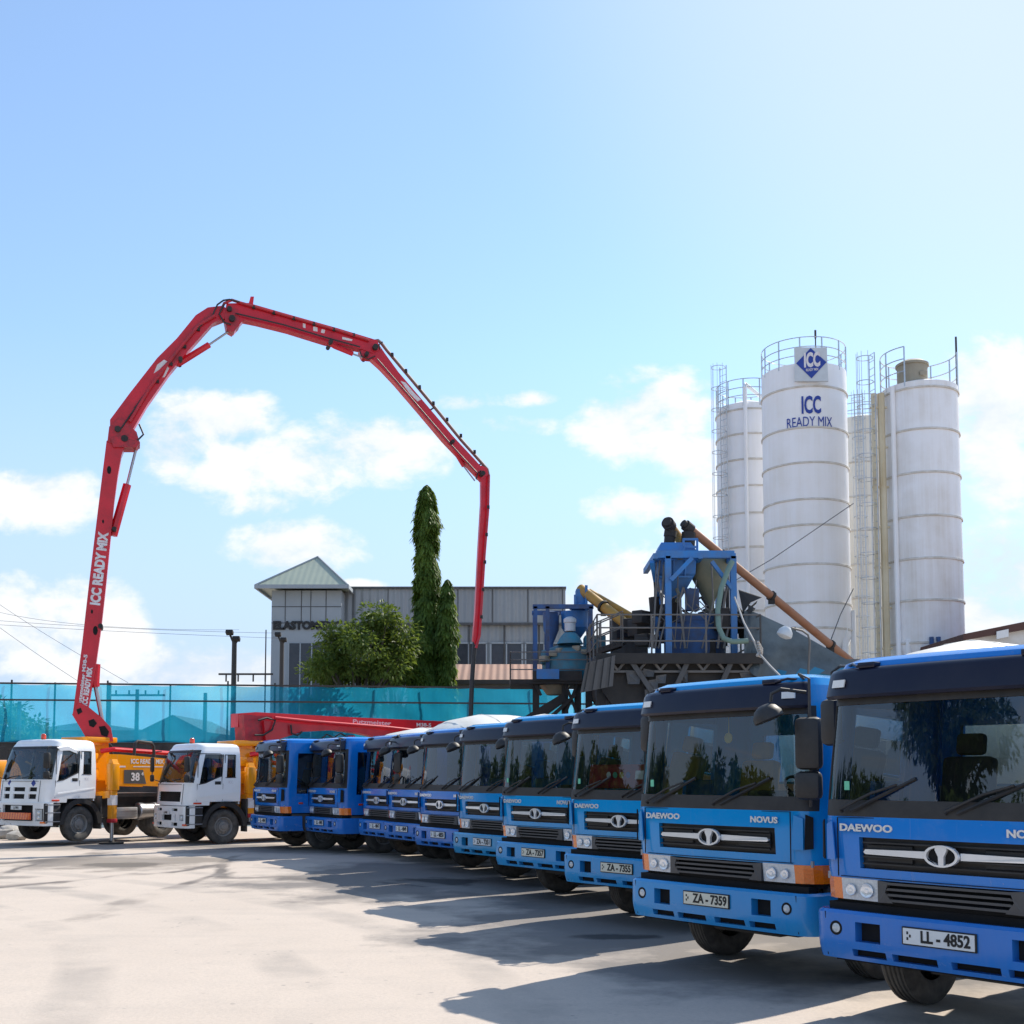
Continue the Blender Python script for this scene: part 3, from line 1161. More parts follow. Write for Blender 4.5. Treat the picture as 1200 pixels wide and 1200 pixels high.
    for s in (-1, 1):
        bm = BM()
        beam(bm, bumper_fn(s * 1.10, .56, -.001), bumper_fn(s * 1.10, .925, -.001), .006, .006)
        build('bumper_seam', bm, 'hole', bp, 0)
    for s in (-1, 1):
        bm = BM()
        T = Matrix.Translation((s * .99, -.066, .795)) @ RX90
        lathe(bm, [(.060, -.01), (.060, .006), (.040, .006)], T, 20)
        build('fog_lamp_bezel', bm, 'hole', bp)
        bm = BM()
        lathe(bm, [(.040, .003), (.03, .008), (0, .010)], T, 20)
        build('fog_lamp', bm, 'lens', bp)
    # cab interior
    bm = BM()
    box(bm, (0, 1.0, 1.22), (2.36, 1.8, .06))
    box(bm, (0, 1.35, 1.42), (.55, 1.0, .36), bev=.04)
    box(bm, (0, 1.90, 1.5), (2.3, .05, .95))
    build('cab_floor', bm, 'liner', t, 0)
    bm = BM()
    box(bm, (0, .36, 1.66), (2.2, .42, .34), bev=.06)
    box(bm, (.55, .42, 1.86), (.7, .26, .12), bev=.03)
    build('dashboard', bm, 'dgrey', t)
    for s in (-1, 1):
        bm = BM()
        box(bm, (s * .62, 1.15, 1.56), (.52, .52, .18), bev=.05)
        box(bm, (s * .62, 1.46, 1.92), (.50, .15, .66), Matrix.Rotation(R(-10), 3, 'X'), .05)
        box(bm, (s * .62, 1.54, 2.36), (.28, .10, .20), Matrix.Rotation(R(-10), 3, 'X'), .04)
        build('seat', bm, 'cloth', t)
    bm = BM()
    T = Matrix.Translation((.62, .72, 1.93)) @ Matrix.Rotation(R(-38), 4, 'X')
    pts = [T @ Vector((.22 * math.cos(2 * PI * k / 24), .22 * math.sin(2 * PI * k / 24), 0)) for k in range(25)]
    tube(bm, pts, .016, 6, False)
    for k in range(3):
        a = 2 * PI * k / 3 + .5
        tube(bm, [T @ Vector((0, 0, -.03)), T @ Vector((.22 * math.cos(a), .22 * math.sin(a), 0))], .013, 5)
    tube(bm, [T @ Vector((0, 0, -.02)), (.62, .5, 1.6)], .03, 8)
    build('steering_wheel', bm, 'black', t)
    # mirrors on both sides; the driver side carries a look-down mirror on an arm
    for s in (-1, 1):
        bm = BM()
        y = -.06 if s > 0 else .34
        y = -.06 if s > 0 else .34
        x = s * (1.30 if s > 0 else 1.27)
        tube(bm, [(s * 1.02, .22, 3.03), (s * 1.18, y, 3.05), (x, y, 3.0), (x, y, 1.9 if s > 0 else 2.4)] + ([(s * 1.2, .06, 1.78)] if s > 0 else [(s * 1.16, y, 2.38)]), .014, 6)
        arm = build('mirror_arm', bm, 'black' if s < 0 else 'dgrey', t)
        bm = BM()
        box(bm, (x, y - .02, 2.38 if s > 0 else 2.55), (.27 if s > 0 else .2, .13, .50 if s > 0 else .42), Matrix.Rotation(s * R(12), 3, 'Z'), .055)
        if s > 0:
            box(bm, (x - .01, y - .02, 1.98), (.27, .13, .27), Matrix.Rotation(s * R(12), 3, 'Z'), .055)
        build('mirror', bm, 'black', arm)
        if s > 0:
            bm = BM()
            tube(bm, [(1.26, y, 2.87), (1.12, -.26, 2.9), (1.04, -.30, 2.86), (1.03, -.30, 2.78)], .017, 8)
            T = Matrix.Translation((1.0, -.32, 2.66)) @ Matrix.Rotation(R(-18), 4, 'Y') @ Matrix.Rotation(R(14), 4, 'X')
            lathe(bm, [(0, .10), (.05, .095), (.11, .06), (.145, .0), (.15, -.05), (.14, -.06), (0, -.06)], T, 24)
            build('look_down_mirror', bm, 'black', arm)
    # chassis, wheels, drum
    bm = BM()
    for s in (-1, 1):
        box(bm, (s * .42, 4.3, .88), (.09, 8.0, .26))
        box(bm, (s * 1.02, 2.25, .78), (.36, .5, .46), bev=.03)
        box(bm, (s * 1.16, .62, .80), (.1, .62, .42), bev=.03)
        prism(bm, [(s * .90, 1.30 - .62 * math.cos(a), .5 + .62 * math.sin(a)) for a in [PI * k / 12 for k in range(13)]] +
              [(s * .90, 1.30 + .56 * math.cos(a), .5 + .56 * math.sin(a)) for a in [PI * k / 12 for k in range(13)]], (s * .32, 0, 0))
        for y in (4.95, 7.65):
            box(bm, (s * 1.0, y, .55), (.5, .03, .5))
    for y in (.25, 2.4, 4.4, 6.2, 8.2):
        box(bm, (0, y, .88), (.8, .1, .2))
    box(bm, (0, .55, .48), (.9, .12, .12))
    box(bm, (0, 1.30, .5), (1.7, .12, .12))
    box(bm, (0, .9, .75), (.9, .8, .5))
    build('chassis', bm, 'dgrey', t, 30)
    for s in (-1, 1):
        wheel(t, s * 1.04, 1.30, .50, .29, face=s)
        for y in (5.65, 7.0):
            wheel(t, s * .92, y, .50, .27, True, face=s)
    bm = BM()
    T = Matrix.Translation((0, 2.75, 2.32)) @ Matrix.Rotation(R(-90 + 9), 4, 'X')
    lathe(bm, [(0, 0), (.40, 0), (.85, .35), (1.12, 1.3), (1.16, 2.3), (1.02, 3.3), (.72, 4.5), (.52, 5.1), (.46, 5.15)], T, 36)
    for off in (0, PI):                              # welded spiral ribs
        pts = []
        for k in range(40):
            h = .5 + k * .11
            a = off + k * .28
            r = lerp_table([(0, .40), (.35, .85), (1.3, 1.12), (2.3, 1.16), (3.3, 1.02), (4.5, .72), (5.1, .52)])(h)
            pts.append(T @ Vector((r * math.cos(a), r * math.sin(a), h)))
        tube(bm, pts, .018, 5)
    build('mixer_drum', bm, 'drum', t, 40)
    bm = BM()
    prism(bm, [(-.5, 2.3, 1.02), (.5, 2.3, 1.02), (.35, 2.3, 2.3), (-.35, 2.3, 2.3)], (0, .3, 0))
    prism(bm, [(-.55, 7.4, 1.02), (.55, 7.4, 1.02), (.6, 7.4, 2.3), (-.6, 7.4, 2.3)], (0, .25, 0))
    lathe(bm, [(.28, 0), (.62, .55), (.62, .6), (.25, .02)], Matrix.Translation((0, 7.95, 3.02)), 20)
    prism(bm, [(-.2, 7.9, 2.2), (.2, 7.9, 2.2), (.16, 8.6, 1.4), (-.16, 8.6, 1.4)], (0, .05, .12))
    box(bm, (0, 4.9, 1.03), (1.1, 5.0, .08))
    build('drum_frame', bm, 'dgrey', t, 30)
    return t


mixer = make_mixer()

# ground fixes of the row, measured from the photograph: front centre x, y and the direction of the front
TRUCKS = [  # x, y, angle, cab paint, bumper paint, plate, plate paint, label
    (3.42, 9.36, 39.5, 'cobalt', 'royal', 'LL-4852', 'wplate', 'royal blue mixer truck with white plate LL-4852, the one with the largest front'),
    (2.09, 12.31, 38.0, 'azure', 'azure', 'ZA-7359', 'cream', 'azure mixer truck with cream plate ZA-7359 and a tan seat behind the glass'),
    (1.53, 16.42, 39.0, 'azure2', 'azure2', 'ZA-7355', 'cream', 'azure mixer truck with plate ZA-7355 and a red cover over its dashboard'),
    (.44, 19.64, 36.0, 'azure2', 'azure2', 'ZA-7357', 'cream', 'azure mixer truck with plate ZA-7357, next to the one with the red dashboard'),
    (-.48, 22.8, 34.6, 'azure', 'teal', 'ZA-7351', 'wplate', 'azure mixer truck with a teal bumper, last azure cab before the royal blue ones'),
    (-1.50, 25.5, 32.8, 'royal', 'royal', 'LL-4850', 'wplate', 'royal blue mixer truck beside the azure one with the teal bumper'),
    (-2.53, 28.25, 31.0, 'royal', 'royal', 'LL-4849', 'wplate', 'royal blue mixer truck fourth from the white pump trucks, its left side hidden by another'),
    (-3.36, 29.9, 31.0, 'royal', 'royal', 'LL-4847', 'wplate', 'royal blue mixer truck third from the white pump trucks, overlapping its neighbour'),
    (-5.12, 32.03, 31.6, 'royal', 'royal', 'LL-4845', 'wplate', 'royal blue mixer truck second from the white pump trucks, dark door window in view'),
    (-6.98, 33.6, 31.4, 'royal', 'royal', 'LL-4844', 'wplate', 'royal blue mixer truck parked right next to the white pump truck cab'),
]
GROUP = 'blue mixer trucks parked in a row'


def child(o, name):
    for c in o.children_recursive:
        if c.name.split('.')[0] == name:
            yield c


def repaint(o, mat):
    o.material_slots[0].link = 'OBJECT'
    o.material_slots[0].material = M[mat]


trucks = []
for i, (x, y, a, cabc, bumc, plate, plc, lab) in enumerate(TRUCKS):
    t = mixer if i == 0 else copy_tree(mixer)
    trucks.append(t)
for t, (x, y, a, cabc, bumc, plate, plc, lab) in zip(trucks, TRUCKS):
    t.location = (x, y, 0)
    t.rotation_euler = (0, 0, R(a - 90))
    tag(t, lab, 'truck', GROUP)
    for nm in ('cab_body', 'door'):
        for c in child(t, nm):
            repaint(c, cabc)
    for c in child(t, 'bumper'):
        repaint(c, bumc)
    bm = BM()
    box(bm, (-.03, -.093, .80), (.64, .012, .145), bev=.004)
    pf = build('number_plate', bm, 'ink', t)
    bm = BM()
    box(bm, (-.03, -.100, .80), (.61, .008, .123))
    build('plate_face', bm, plc, pf)
    text('plate_lettering', plate.replace('-', ' - '), .128, 'ink', pf, front_m(.03, -.106, .80), .002, .004, .86)
    bm = BM()
    for dx, dz in ((-.295, .025), (-.295, -.02), (-.272, .002)):
        box(bm, (-.0 + dx, -.1055, .80 + dz), (.014, .004, .022))
    build('plate_emblem', bm, 'ink', pf)

for i, t in enumerate(trucks):
    for c in child(t, 'mixer_drum'):
        c.location.z = {1: 0, 8: .02, 7: -.08}.get(i, -.30)
for i in (1, 2, 3, 0):
    bm = BM()
    box(bm, (-.93, .047, 1.99), (.05, .004, .075))
    o = build('windscreen_sticker', bm, 'greensticker', [c for c in child(trucks[i], 'windshield')][0])
    o.location = (0, -.006, 0)
for c in child(trucks[1], 'seat'):
    repaint(c, 'tan')
for c in child(trucks[2], 'dashboard'):
    repaint(c, 'redcloth')
bm = BM()
box(bm, (.02, .16, 2.06), (1.7, .02, .34), Matrix.Rotation(R(-8), 3, 'X'), .008)
dc = build('dashboard_cover', bm, 'redcloth', trucks[2])
bm = BM()
box(bm, (.33, .140, 2.08), (.42, .006, .12), Matrix.Rotation(R(-8), 3, 'X'))
build('cover_panel', bm, 'wplate', dc)
for k, mm in enumerate(('wplate', 'greensticker', 'yellow', 'bink')):
    bm = BM()
    lathe(bm, [(0, .0), (.045, 0)], Matrix.Translation((-.42 + .13 * k, .143, 2.08)) @ RX90, 14)
    build('cover_badge', bm, mm, dc)
bm = BM()
lathe(bm, [(0, 0), (.055, 0), (.055, .012), (0, .012)], Matrix.Translation((-.02, .28, 2.47)) @ RX90, 18)
tube(bm, [(-.02, .28, 2.5), (-.02, .28, 2.74)], .006, 5)
build('hanging_ornament', bm, 'yellow', trucks[1])

# ------------------------------------------------------------------ white concrete pump trucks
def isuzu_cls(style):
    def f(reg, k, u, y, z):
        a = abs(u)
        if reg in 'Ll':
            if y > .70 and z < 1.28:
                return 'none'
            if .30 < y < 1.19:
                if z < 2.76 and (.37 < y < 1.12 and 1.80 < z < 2.70):
                    return 'doorglass'
                if z < 2.80:
                    return 'door'
            if 1.26 < y < 1.58 and 2.0 < z < 2.68:
                return 'quarter'
            return 'body'
        front = reg == 'F'
        if 1.85 < z < 2.76:
            return 'screen' if (front or k >= 1) else 'body'
        if 2.76 < z < 2.83:
            return 'black' if (front or k >= 1) else 'body'
        if front:
            if style == 1 and ((1.28 < z < 1.42) or (1.50 < z < 1.62)) and (a < .28 or .45 < a < .78):
                return 'slot'
            if style == 2 and 1.28 < z < 1.58 and a < .78:
                return 'slot'
        return 'body'
    return f


def make_pump(style, loc, ang, label, clear):
    t = thing('concrete_pump_truck', label, 'truck', loc, R(ang - 90))
    rows = [1.17, 1.28, 1.42, 1.50, 1.58, 1.62, 1.80, 1.85, 2.0, 2.3, 2.68, 2.70, 2.76, 2.83, 2.92]
    sh = Shell(1.2, 1.75, .30, [1.75, 1.58, 1.26, 1.19, 1.12, .75, .37], [.78, .45, .28, 0], rows,
               [(1.17, .0), (1.85, .06), (2.5, .22), (2.76, .33), (2.83, .37), (2.92, .44)], [(1.17, 1.17), (1.5, 1.2), (1.9, 1.2), (2.4, 1.17), (2.76, 1.12), (2.92, 1.06)], isuzu_cls(style), .06)
    bm = BM()
    sh.patch(bm, ('body', 'black'), 0, .05, {'body': 0, 'black': 1})
    sh.roof(bm, [(2.96, .975), (3.0, .93), (3.03, .84), (3.05, .5)])
    holed(bm, [-1.17, -.75, .75, 1.17], [1.2, 2.0, 2.6, 2.9], [(-.75, .75, 2.0, 2.6)], lambda x, z, o: Vector((x * sh.hwf(z) / 1.2, 1.748 - o, z)), .04)
    cab = build('cab_body', bm, ['white', 'black'], t, 32)
    bm = BM()
    sh.patch(bm, ('slot',), -.05, 0)
    if style == 2:
        for k in range(4):
            box(bm, (0, .03, 1.32 + .07 * k), (1.5, .03, .02))
    build('grille', bm, 'hole', t, 0)
    for reg, s in (('L', -1), ('l', 1)):
        keep = dict(sh.key)
        for q in list(sh.key):
            if sh.regs[q[0]][0] != reg:
                sh.key[q] = 'none'
        bm = BM()
        sh.patch(bm, ('door',), .004, .05)
        d = build('door', bm, 'white', t, 32)
        bm = BM()
        sh.patch(bm, ('doorglass',), -.02, 0)
        build('window', bm, 'sglass', d, 0)
        bm = BM()
        prism(bm, [(s * 1.203, .38, 1.80), (s * 1.203, 1.12, 1.80), (s * 1.198, 1.12, 2.03), (s * 1.203, .60, 1.84)], (-s * .03, 0, 0))
        build('door_sill', bm, 'white', d, 0)
        bm = BM()
        sh.patch(bm, ('quarter',), -.02, 0)
        build('quarter_window', bm, 'sglass', cab, 0)
        sh.key = keep
        bm = BM()
        for (y, z, dy, dz) in ((.36, 2.24, .018, .94), (1.10, 2.35, .018, .72), (.73, 2.72, .74, .02)):
            box(bm, (s * (sh.hwf(z) + .004), y, z), (.012, dy, dz))
        beam(bm, (s * 1.206, .60, 1.84), (s * 1.203, 1.1, 2.06), .014, .03)
        beam(bm, (s * 1.206, .38, 1.80), (s * 1.206, .60, 1.84), .014, .03)
        for y in (1.25, 1.59):
            box(bm, (s * 1.157, y, 2.34), (.012, .018, .7))
        for z in (2.0, 2.69):
            box(bm, (s * (sh.hwf(z) + .002), 1.42, z), (.012, .34, .02))
        build('window_seal', bm, 'black', d, 0)
        bm = BM()
        box(bm, (s * 1.197, 1.00, 1.84), (.03, .20, .10), bev=.012)
        build('handle', bm, 'black', d)
        bm = BM()
        box(bm, (s * 1.19, .36, 1.235), (.02, .26, .05), bev=.008)
        build('side_marker', bm, 'redlens', d)
        # blue diamond badge on the quarter panel
        bm = BM()
        zc = 1.86
        prism(bm, [(s * 1.19, 1.42, zc - .15), (s * 1.19, 1.42 + .14, zc), (s * 1.185, 1.42, zc + .15), (s * 1.19, 1.42 - .14, zc)], (s * .008, 0, 0))
        bd = build('diamond_badge', bm, 'bink', cab, 0)
        if s > 0:
            text('badge_lettering', 'ICC', .12, 'wink', bd, side_m(1.201, 1.42, zc), .001, .002, .75)
        bm = BM()
        box(bm, (s * 1.19, 1.42, 1.60), (.006, .3, .10))
        build('vent_panel', bm, 'alu', cab, 0)
        bm = BM()
        x = s * 1.26
        tube(bm, [(s * 1.12, .22, 2.82), (s * 1.24, .02, 2.8), (x, -.02, 2.7), (x, -.02, 1.95), (s * 1.19, .2, 1.88)], .016, 6)
        arm = build('mirror_arm', bm, 'black', t)
        bm = BM()
        box(bm, (x, -.02, 2.40), (.20, .11, .46), Matrix.Rotation(s * R(14), 3, 'Z'), .04)
        box(bm, (x, -.02, 1.98), (.20, .11, .22), Matrix.Rotation(s * R(14), 3, 'Z'), .04)
        build('mirror', bm, 'black', arm)
        bm = BM()                                    # wheel arch, step box, steps
        an = [PI * k / 14 for k in range(15)]
        prism(bm, [(s * .88, 1.25 - .74 * math.cos(a), .52 + .76 * math.sin(a)) for a in an] + [(s * .88, 1.25 + .60 * math.cos(a), .52 + .62 * math.sin(a)) for a in an], (s * .33, 0, 0))
        box(bm, (s * 1.06, .28, .86), (.25, .52, .58), bev=.02)
        build('wheel_arch', bm, 'black', t, 30)
        for z in (.62, .88, 1.11):
            bm = BM()
            box(bm, (s * 1.19, .28, z), (.03, .5, .025))
            build('step_edge', bm, 'alu', t, 0)
    bm = BM()
    for s in (-1, 1):
        for y in (.335, 1.165):
            beam(bm, (s * 1.182, y, 1.30), (s * 1.206, y, 1.82), .008, .012)
        beam(bm, (s * 1.180, .335, 1.285), (s * 1.180, .70, 1.285), .008, .012)
        beam(bm, (s * .90, -.012, 1.2), (s * .90, .05, 1.82), .008, .010)
    beam(bm, (-.9, -.02, 1.80), (.9, -.02, 1.80), .012, .012)
    build('panel_gap', bm, 'hole', cab, 0)
    for s in (-1, 1):
        bm = BM()
        prism(bm, [(s * 1.188, .42, 1.45), (s * 1.188, 1.72, 1.60), (s * 1.188, 1.72, 1.56), (s * 1.188, .42, 1.41)], (s * .022, 0, 0))
        build('side_crease', bm, 'white', cab)
    bm = BM()
    for x in (0,):
        quad(bm, (-.75, 1.73, 2.0), (.75, 1.73, 2.0), (.75, 1.73, 2.6), (-.75, 1.73, 2.6))
    build('rear_window', bm, 'glass', cab, 0)
    bm = BM()
    sh.patch(bm, ('screen',), -.012, 0)
    ws = build('windshield', bm, 'glass', t, 40)
    for x0, x1 in ((-.75, -.1), (.0, .6)):
        bm = BM()
        tube(bm, [(x0, .03, 1.83), (x0 + .1, .04, 1.9), (x1, .05, 1.96)], .018, 5)
        build('wiper', bm, 'black', ws)
    bm = BM()                                        # seats, wheel, dash
    box(bm, (0, .95, 1.36), (2.2, 1.5, .06))
    box(bm, (0, 1.69, 1.65), (2.2, .04, .6))
    build('cab_floor', bm, 'liner', t, 0)
    bm = BM()
    box(bm, (0, .40, 1.72), (2.1, .34, .30), bev=.05)
    build('dashboard', bm, 'dgrey', t)
    for s in (-1, 1):
        bm = BM()
        box(bm, (s * .6, 1.05, 1.62), (.5, .5, .16), bev=.05)
        box(bm, (s * .6, 1.35, 2.0), (.48, .14, .64), Matrix.Rotation(R(-10), 3, 'X'), .05)
        build('seat', bm, 'cloth', t)
    bm = BM()
    T = Matrix.Translation((.6, .70, 1.98)) @ Matrix.Rotation(R(-40), 4, 'X')
    tube(bm, [T @ Vector((.21 * math.cos(2 * PI * k / 20), .21 * math.sin(2 * PI * k / 20), 0)) for k in range(21)], .016, 6, False)
    tube(bm, [T @ Vector((0, 0, 0)), (.6, .45, 1.7)], .03, 6)
    box(bm, T @ Vector((0, 0, 0)), (.38, .05, .03), Matrix.Rotation(R(-40), 3, 'X'))
    build('steering_wheel', bm, 'black', t)
    # bumper
    bm = BM()

    def bf(x, z, o):
        a, s = abs(x), (1 if x > 0 else -1)
        if a < .98:
            return Vector((x, -.08 + .05 * (a / .98) ** 2 + o, z))
        th = min((a - .98) / .22, PI / 2)
        u, y = .98 + .22 * math.sin(th), -.03 + .22 - .22 * math.cos(th)
        if a - .98 > .22 * PI / 2:
            y += a - .98 - .22 * PI / 2
        return Vector((s * (u - o * math.sin(th)), y + o * math.cos(th), z))
    xs = sorted(set(q * s for s in (-1, 1) for q in (0, .35, .55, .62, .72, .80, .98, 1.02, 1.06, 1.12, 1.2, 1.27, 1.33, 1.42)))
    if style == 1:
        zs = [.50, .58, .64, 1.0, 1.10, 1.17]
        holes = [(-.72, .72, .64, 1.10), (.80, 1.12, .64, 1.0), (-1.12, -.80, .64, 1.0)]
    else:
        zs = [.50, .56, .66, .72, .90, 1.0, 1.08, 1.15]
        holes = [(-.35, .35, .72, .9), (-.72, -.35, 1.0, 1.08), (.35, .72, 1.0, 1.08), (.55, .62, .72, .9), (-.62, -.55, .72, .9), (.80, 1.06, .72, .9), (-1.06, -.80, .72, .9), (-.72, -.35, .56, .66), (.35, .72, .56, .66)]
    holed(bm, xs, zs, holes, bf, .08)
    bp = build('bumper', bm, 'white', t, 32)
    bm = BM()
    box(bm, (0, .10, .82), (2.0, .1, .60))
    build('bumper_backing', bm, 'hole', bp, 0)
    for s in (-1, 1):
        bm = BM()
        za, zb = (.66, .98) if style == 1 else (.73, .89)
        pts = [bf(s * x, z, .03) for x, z in ((.82, za), (.96, za), (1.10 if style == 1 else 1.05, za), (1.10 if style == 1 else 1.05, zb), (.96, zb), (.82, zb))]
        prism(bm, pts, (0, .03, 0))
        hl = build('headlight', bm, 'lens', t, 0)
        bm = BM()
        for zz in ((.74, .88) if style == 1 else (.81,)):
            lathe(bm, [(.055, 0), (.04, .02), (0, .024)], Matrix.Translation((s * .94, -.02, zz)) @ RX90, 14)
        build('reflector', bm, 'chrome', hl)
        bm = BM()
        box(bm, bf(s * 1.12, .60, -.004), (.16, .05, .05), Matrix.Rotation(s * R(38), 3, 'Z'))
        build('indicator', bm, 'redlens' if style == 2 else 'amber', t, 0)
    bm = BM()
    box(bm, (0, -.10, 1.02 if style == 1 else .95), (.50, .014, .12))
    pl = build('number_plate', bm, 'wplate', t)
    text('plate_lettering', 'LJ-3806', .10, 'ink', pl, front_m(0, -.109, 1.02 if style == 1 else .95), .001, .002, .8)
    if style == 1:
        bm = BM()
        box(bm, (0, -.14, .78), (1.5, .02, .20))
        wb = build('warning_board', bm, 'redlens', t)
        bm = BM()
        for k in range(12):
            x = -.68 + k * .12
            prism(bm, [(x, -.153, .685), (x + .05, -.153, .685), (x + .09, -.153, .875), (x + .04, -.153, .875)], (0, .002, 0))
        build('board_stripes', bm, 'amber', wb, 0)
        for x in (-.5, .62):
            bm = BM()
            y = .02
            prism(bm, [(x, y, 1.64), (x + .1, y, 1.74), (x, y + .01, 1.84), (x - .1, y, 1.74)], (0, -.015, 0))
            build('diamond_badge', bm, 'bink', cab, 0)
        bm = BM()                                    # bent flap over the door window
        prism(bm, [(1.10, .42, 2.80), (1.12, .75, 2.86), (1.11, 1.15, 2.72), (1.11, 1.1, 2.64), (1.12, .8, 2.74), (1.11, .5, 2.72)], (.05, 0, -.03))
        build('rain_guard', bm, 'white', cab)
    bm = BM()
    T = Matrix.Translation((.18, .62, 3.0))
    lathe(bm, [(.05, 0), (.05, .06), (.075, .06)], T, 12)
    bc = build('beacon_base', bm, 'black', t)
    bm = BM()
    lathe(bm, [(.075, .06), (.075, .17), (.05, .21), (0, .22)], T, 14)
    build('beacon_light', bm, 'redlens', bc)
    # chassis and wheels
    bm = BM()
    for s in (-1, 1):
        box(bm, (s * .42, 4.6, .88), (.09, 8.6, .28))
    for y in (.3, 2.2, 4.8, 6.6, 8.8):
        box(bm, (0, y, .88), (.8, .1, .22))
    box(bm, (0, 1.25, .52), (1.7, .12, .12))
    box(bm, (0, 1.0, .85), (.9, .9, .5))
    box(bm, (0, 3.4, 1.2), (1.9, 2.6, .42))
    box(bm, (0, .25, .55), (1.0, .14, .14))
    for s in (-1, 1):
        box(bm, (s * 1.02, 1.98, .85), (.34, .05, 1.0))
        box(bm, (s * .5, 3.4, 1.0), (.9, 2.4, .6))
    build('chassis', bm, 'dgrey', t, 30)
    for s in (-1, 1):
        wheel(t, s * 1.0, 1.25, .52, .30, face=s)
        for y in (4.4, 5.75):
            wheel(t, s * .9, y, .52, .27, True, face=s)
    # pedestal, turret and side bodywork
    bm = BM()
    prism(bm, [(-.62, 2.0, 1.05), (.62, 2.0, 1.05), (.50, 2.0, 2.3), (.42, 2.0, 2.98), (-.42, 2.0, 2.98), (-.5, 2.0, 2.3)], (0, .8, 0))
    box(bm, (0, 2.4, 3.07), (1.25, 1.15, .17), bev=.03)
    lathe(bm, [(.48, 2.9), (.48, 3.0)], Matrix.Translation((0, 2.4, 0)), 24)
    for s in (-1, 1):
        box(bm, (s * .55, 2.12, 2.5), (.22, .26, .30), bev=.03)
        box(bm, (s * .6, 2.05, 2.0), (.3, .3, .4), bev=.03)
    build('pedestal', bm, 'orange', t, 30)
    for s in (-1, 1):
        bm = BM()
        prism(bm, [(s * 1.12, 2.3, 1.68), (s * 1.12, 5.3, 1.58), (s * 1.12, 5.9, 1.95), (s * 1.12, 5.9, 2.42), (s * 1.12, 2.7, 2.62), (s * 1.12, 2.3, 2.62)], (-s * .18, 0, 0))
        sp = build('side_panel', bm, 'orange', t, 0)
        bm = BM()
        prism(bm, [(s * 1.122, 4.5, 2.40), (s * 1.122, 4.62, 1.75), (s * 1.122, 5.05, 1.72), (s * 1.122, 5.5, 2.36)], (s * .006, 0, 0))
        prism(bm, [(s * 1.122, 2.85, 1.72), (s * 1.122, 3.72, 1.70), (s * 1.122, 3.58, 2.14), (s * 1.122, 2.85, 2.14)], (s * .006, 0, 0))
        build('dark_panel', bm, 'sheet', sp, 0)
        if s > 0:
            text('size_lettering', '38', .34, 'wink', sp, side_m(1.132, 3.28, 1.91), .001, .012, 1)
            text('size_index', '4', .16, 'wink', sp, side_m(1.132, 3.56, 2.01), .001, .006, 1)
            text('body_lettering', 'ICC READY MIX', .20, 'wink', sp, side_m(1.124, 3.75, 2.40), .002, .006, .92)
            bm = BM()
            box(bm, (1.123, 3.85, 2.24), (.005, 1.3, .03))
            box(bm, (1.123, 2.6, 2.24), (.005, .6, .05))
            build('body_stripe', bm, 'wink', sp, 0)
        bm = BM()
        for k, (y0, y1) in enumerate(((3.3, 4.1),)):
            tube(bm, [(s * 1.02, y0, 2.58), (s * 1.02, y0 + .03, 2.98), (s * 1.02, y0 + .12, 3.04), (s * 1.02, y1 - .12, 3.0), (s * 1.02, y1 - .03, 2.9), (s * 1.02, y1, 2.54)], .05, 8)
        build('hoop_handle', bm, 'black', t)
        bm = BM()
        box(bm, (s * 1.08, 2.9, .80), (.32, .85, .36), bev=.03)
        for z in (.72, .80, .88):
            box(bm, (s * 1.245, 2.9, z), (.02, .8, .02))
        build('toolbox', bm, 'alu', t)
        bm = BM()
        lathe(bm, [(0, 0), (.24, 0), (.27, .03), (.27, .2), (.25, .22), (.25, .6), (.27, .62), (.27, .77), (.24, .8), (0, .8)], Matrix.Translation((s * 1.0, 3.45, .84)) @ Matrix.Rotation(R(-90), 4, 'X'), 20)
        build('air_tank', bm, 'steel', t)
    bm = BM()
    tube(bm, [(.55, 2.4, 2.72), (.8, 2.7, 2.78), (.8, 6.5, 2.62), (.5, 7.6, 2.1)], .075, 10)
    tube(bm, [(-.3, 2.6, 2.5), (-.3, 6.5, 2.4), (-.2, 7.6, 2.1)], .075, 10)
    build('delivery_pipe', bm, 'red', t)
    bm = BM()
    prism(bm, [(-.8, 7.6, 1.1), (.8, 7.6, 1.1), (1.0, 7.3, 1.9), (-1.0, 7.3, 1.9)], (0, 1.3, 0))
    for s in (-1, 1):
        box(bm, (s * .95, 8.1, 1.0), (.22, .22, 1.5))
    build('hopper', bm, 'orange', t, 0)
    # front outriggers
    for s in (-1, 1):
        u = 1.52 if (style == 1 and s > 0) else s * 1.10
        y = 2.12
        out = style == 1 and s > 0
        bm = BM()
        beam(bm, (s * .4, y, 1.32), (u, y, 1.40), .24, .22)
        box(bm, (u, y, 1.92), (.30, .26, .82), bev=.03)
        prism(bm, [(u - .12, y - .1, 2.32), (u + .12, y - .1, 2.32), (u + .05, y - .1, 2.46), (u - .05, y - .1, 2.46)], (0, .2, 0))
        b0 = .72 - clear if out else .86
        box(bm, (u, y, (1.55 + b0) / 2), (.2, .2, 1.55 - b0), bev=.015)
        og = build('outrigger', bm, 'orange', t)
        bm = BM()
        box(bm, (u, y, 1.22), (.206, .206, .30))
        build('white_band', bm, 'wink', og, 0)
        bm = BM()
        box(bm, (u, y, b0 - .02), (.22, .22, .12), bev=.01)
        build('leg_collar', bm, 'redw', og)
        bm = BM()
        zf = -clear if out else .55
        tube(bm, [(u, y, b0), (u, y, zf + .04)], .055, 12)
        build('leg_rod', bm, 'steel', og)
        bm = BM()
        lathe(bm, [(0, zf + .10), (.06, zf + .10), (.09, zf + .05), (.36 if out else .2, zf + .045), (.36 if out else .2, zf + .004), (0, zf + .004)], Matrix.Translation((u, y, 0)), 20)
        build('foot_plate', bm, 'grime', og)
    return t


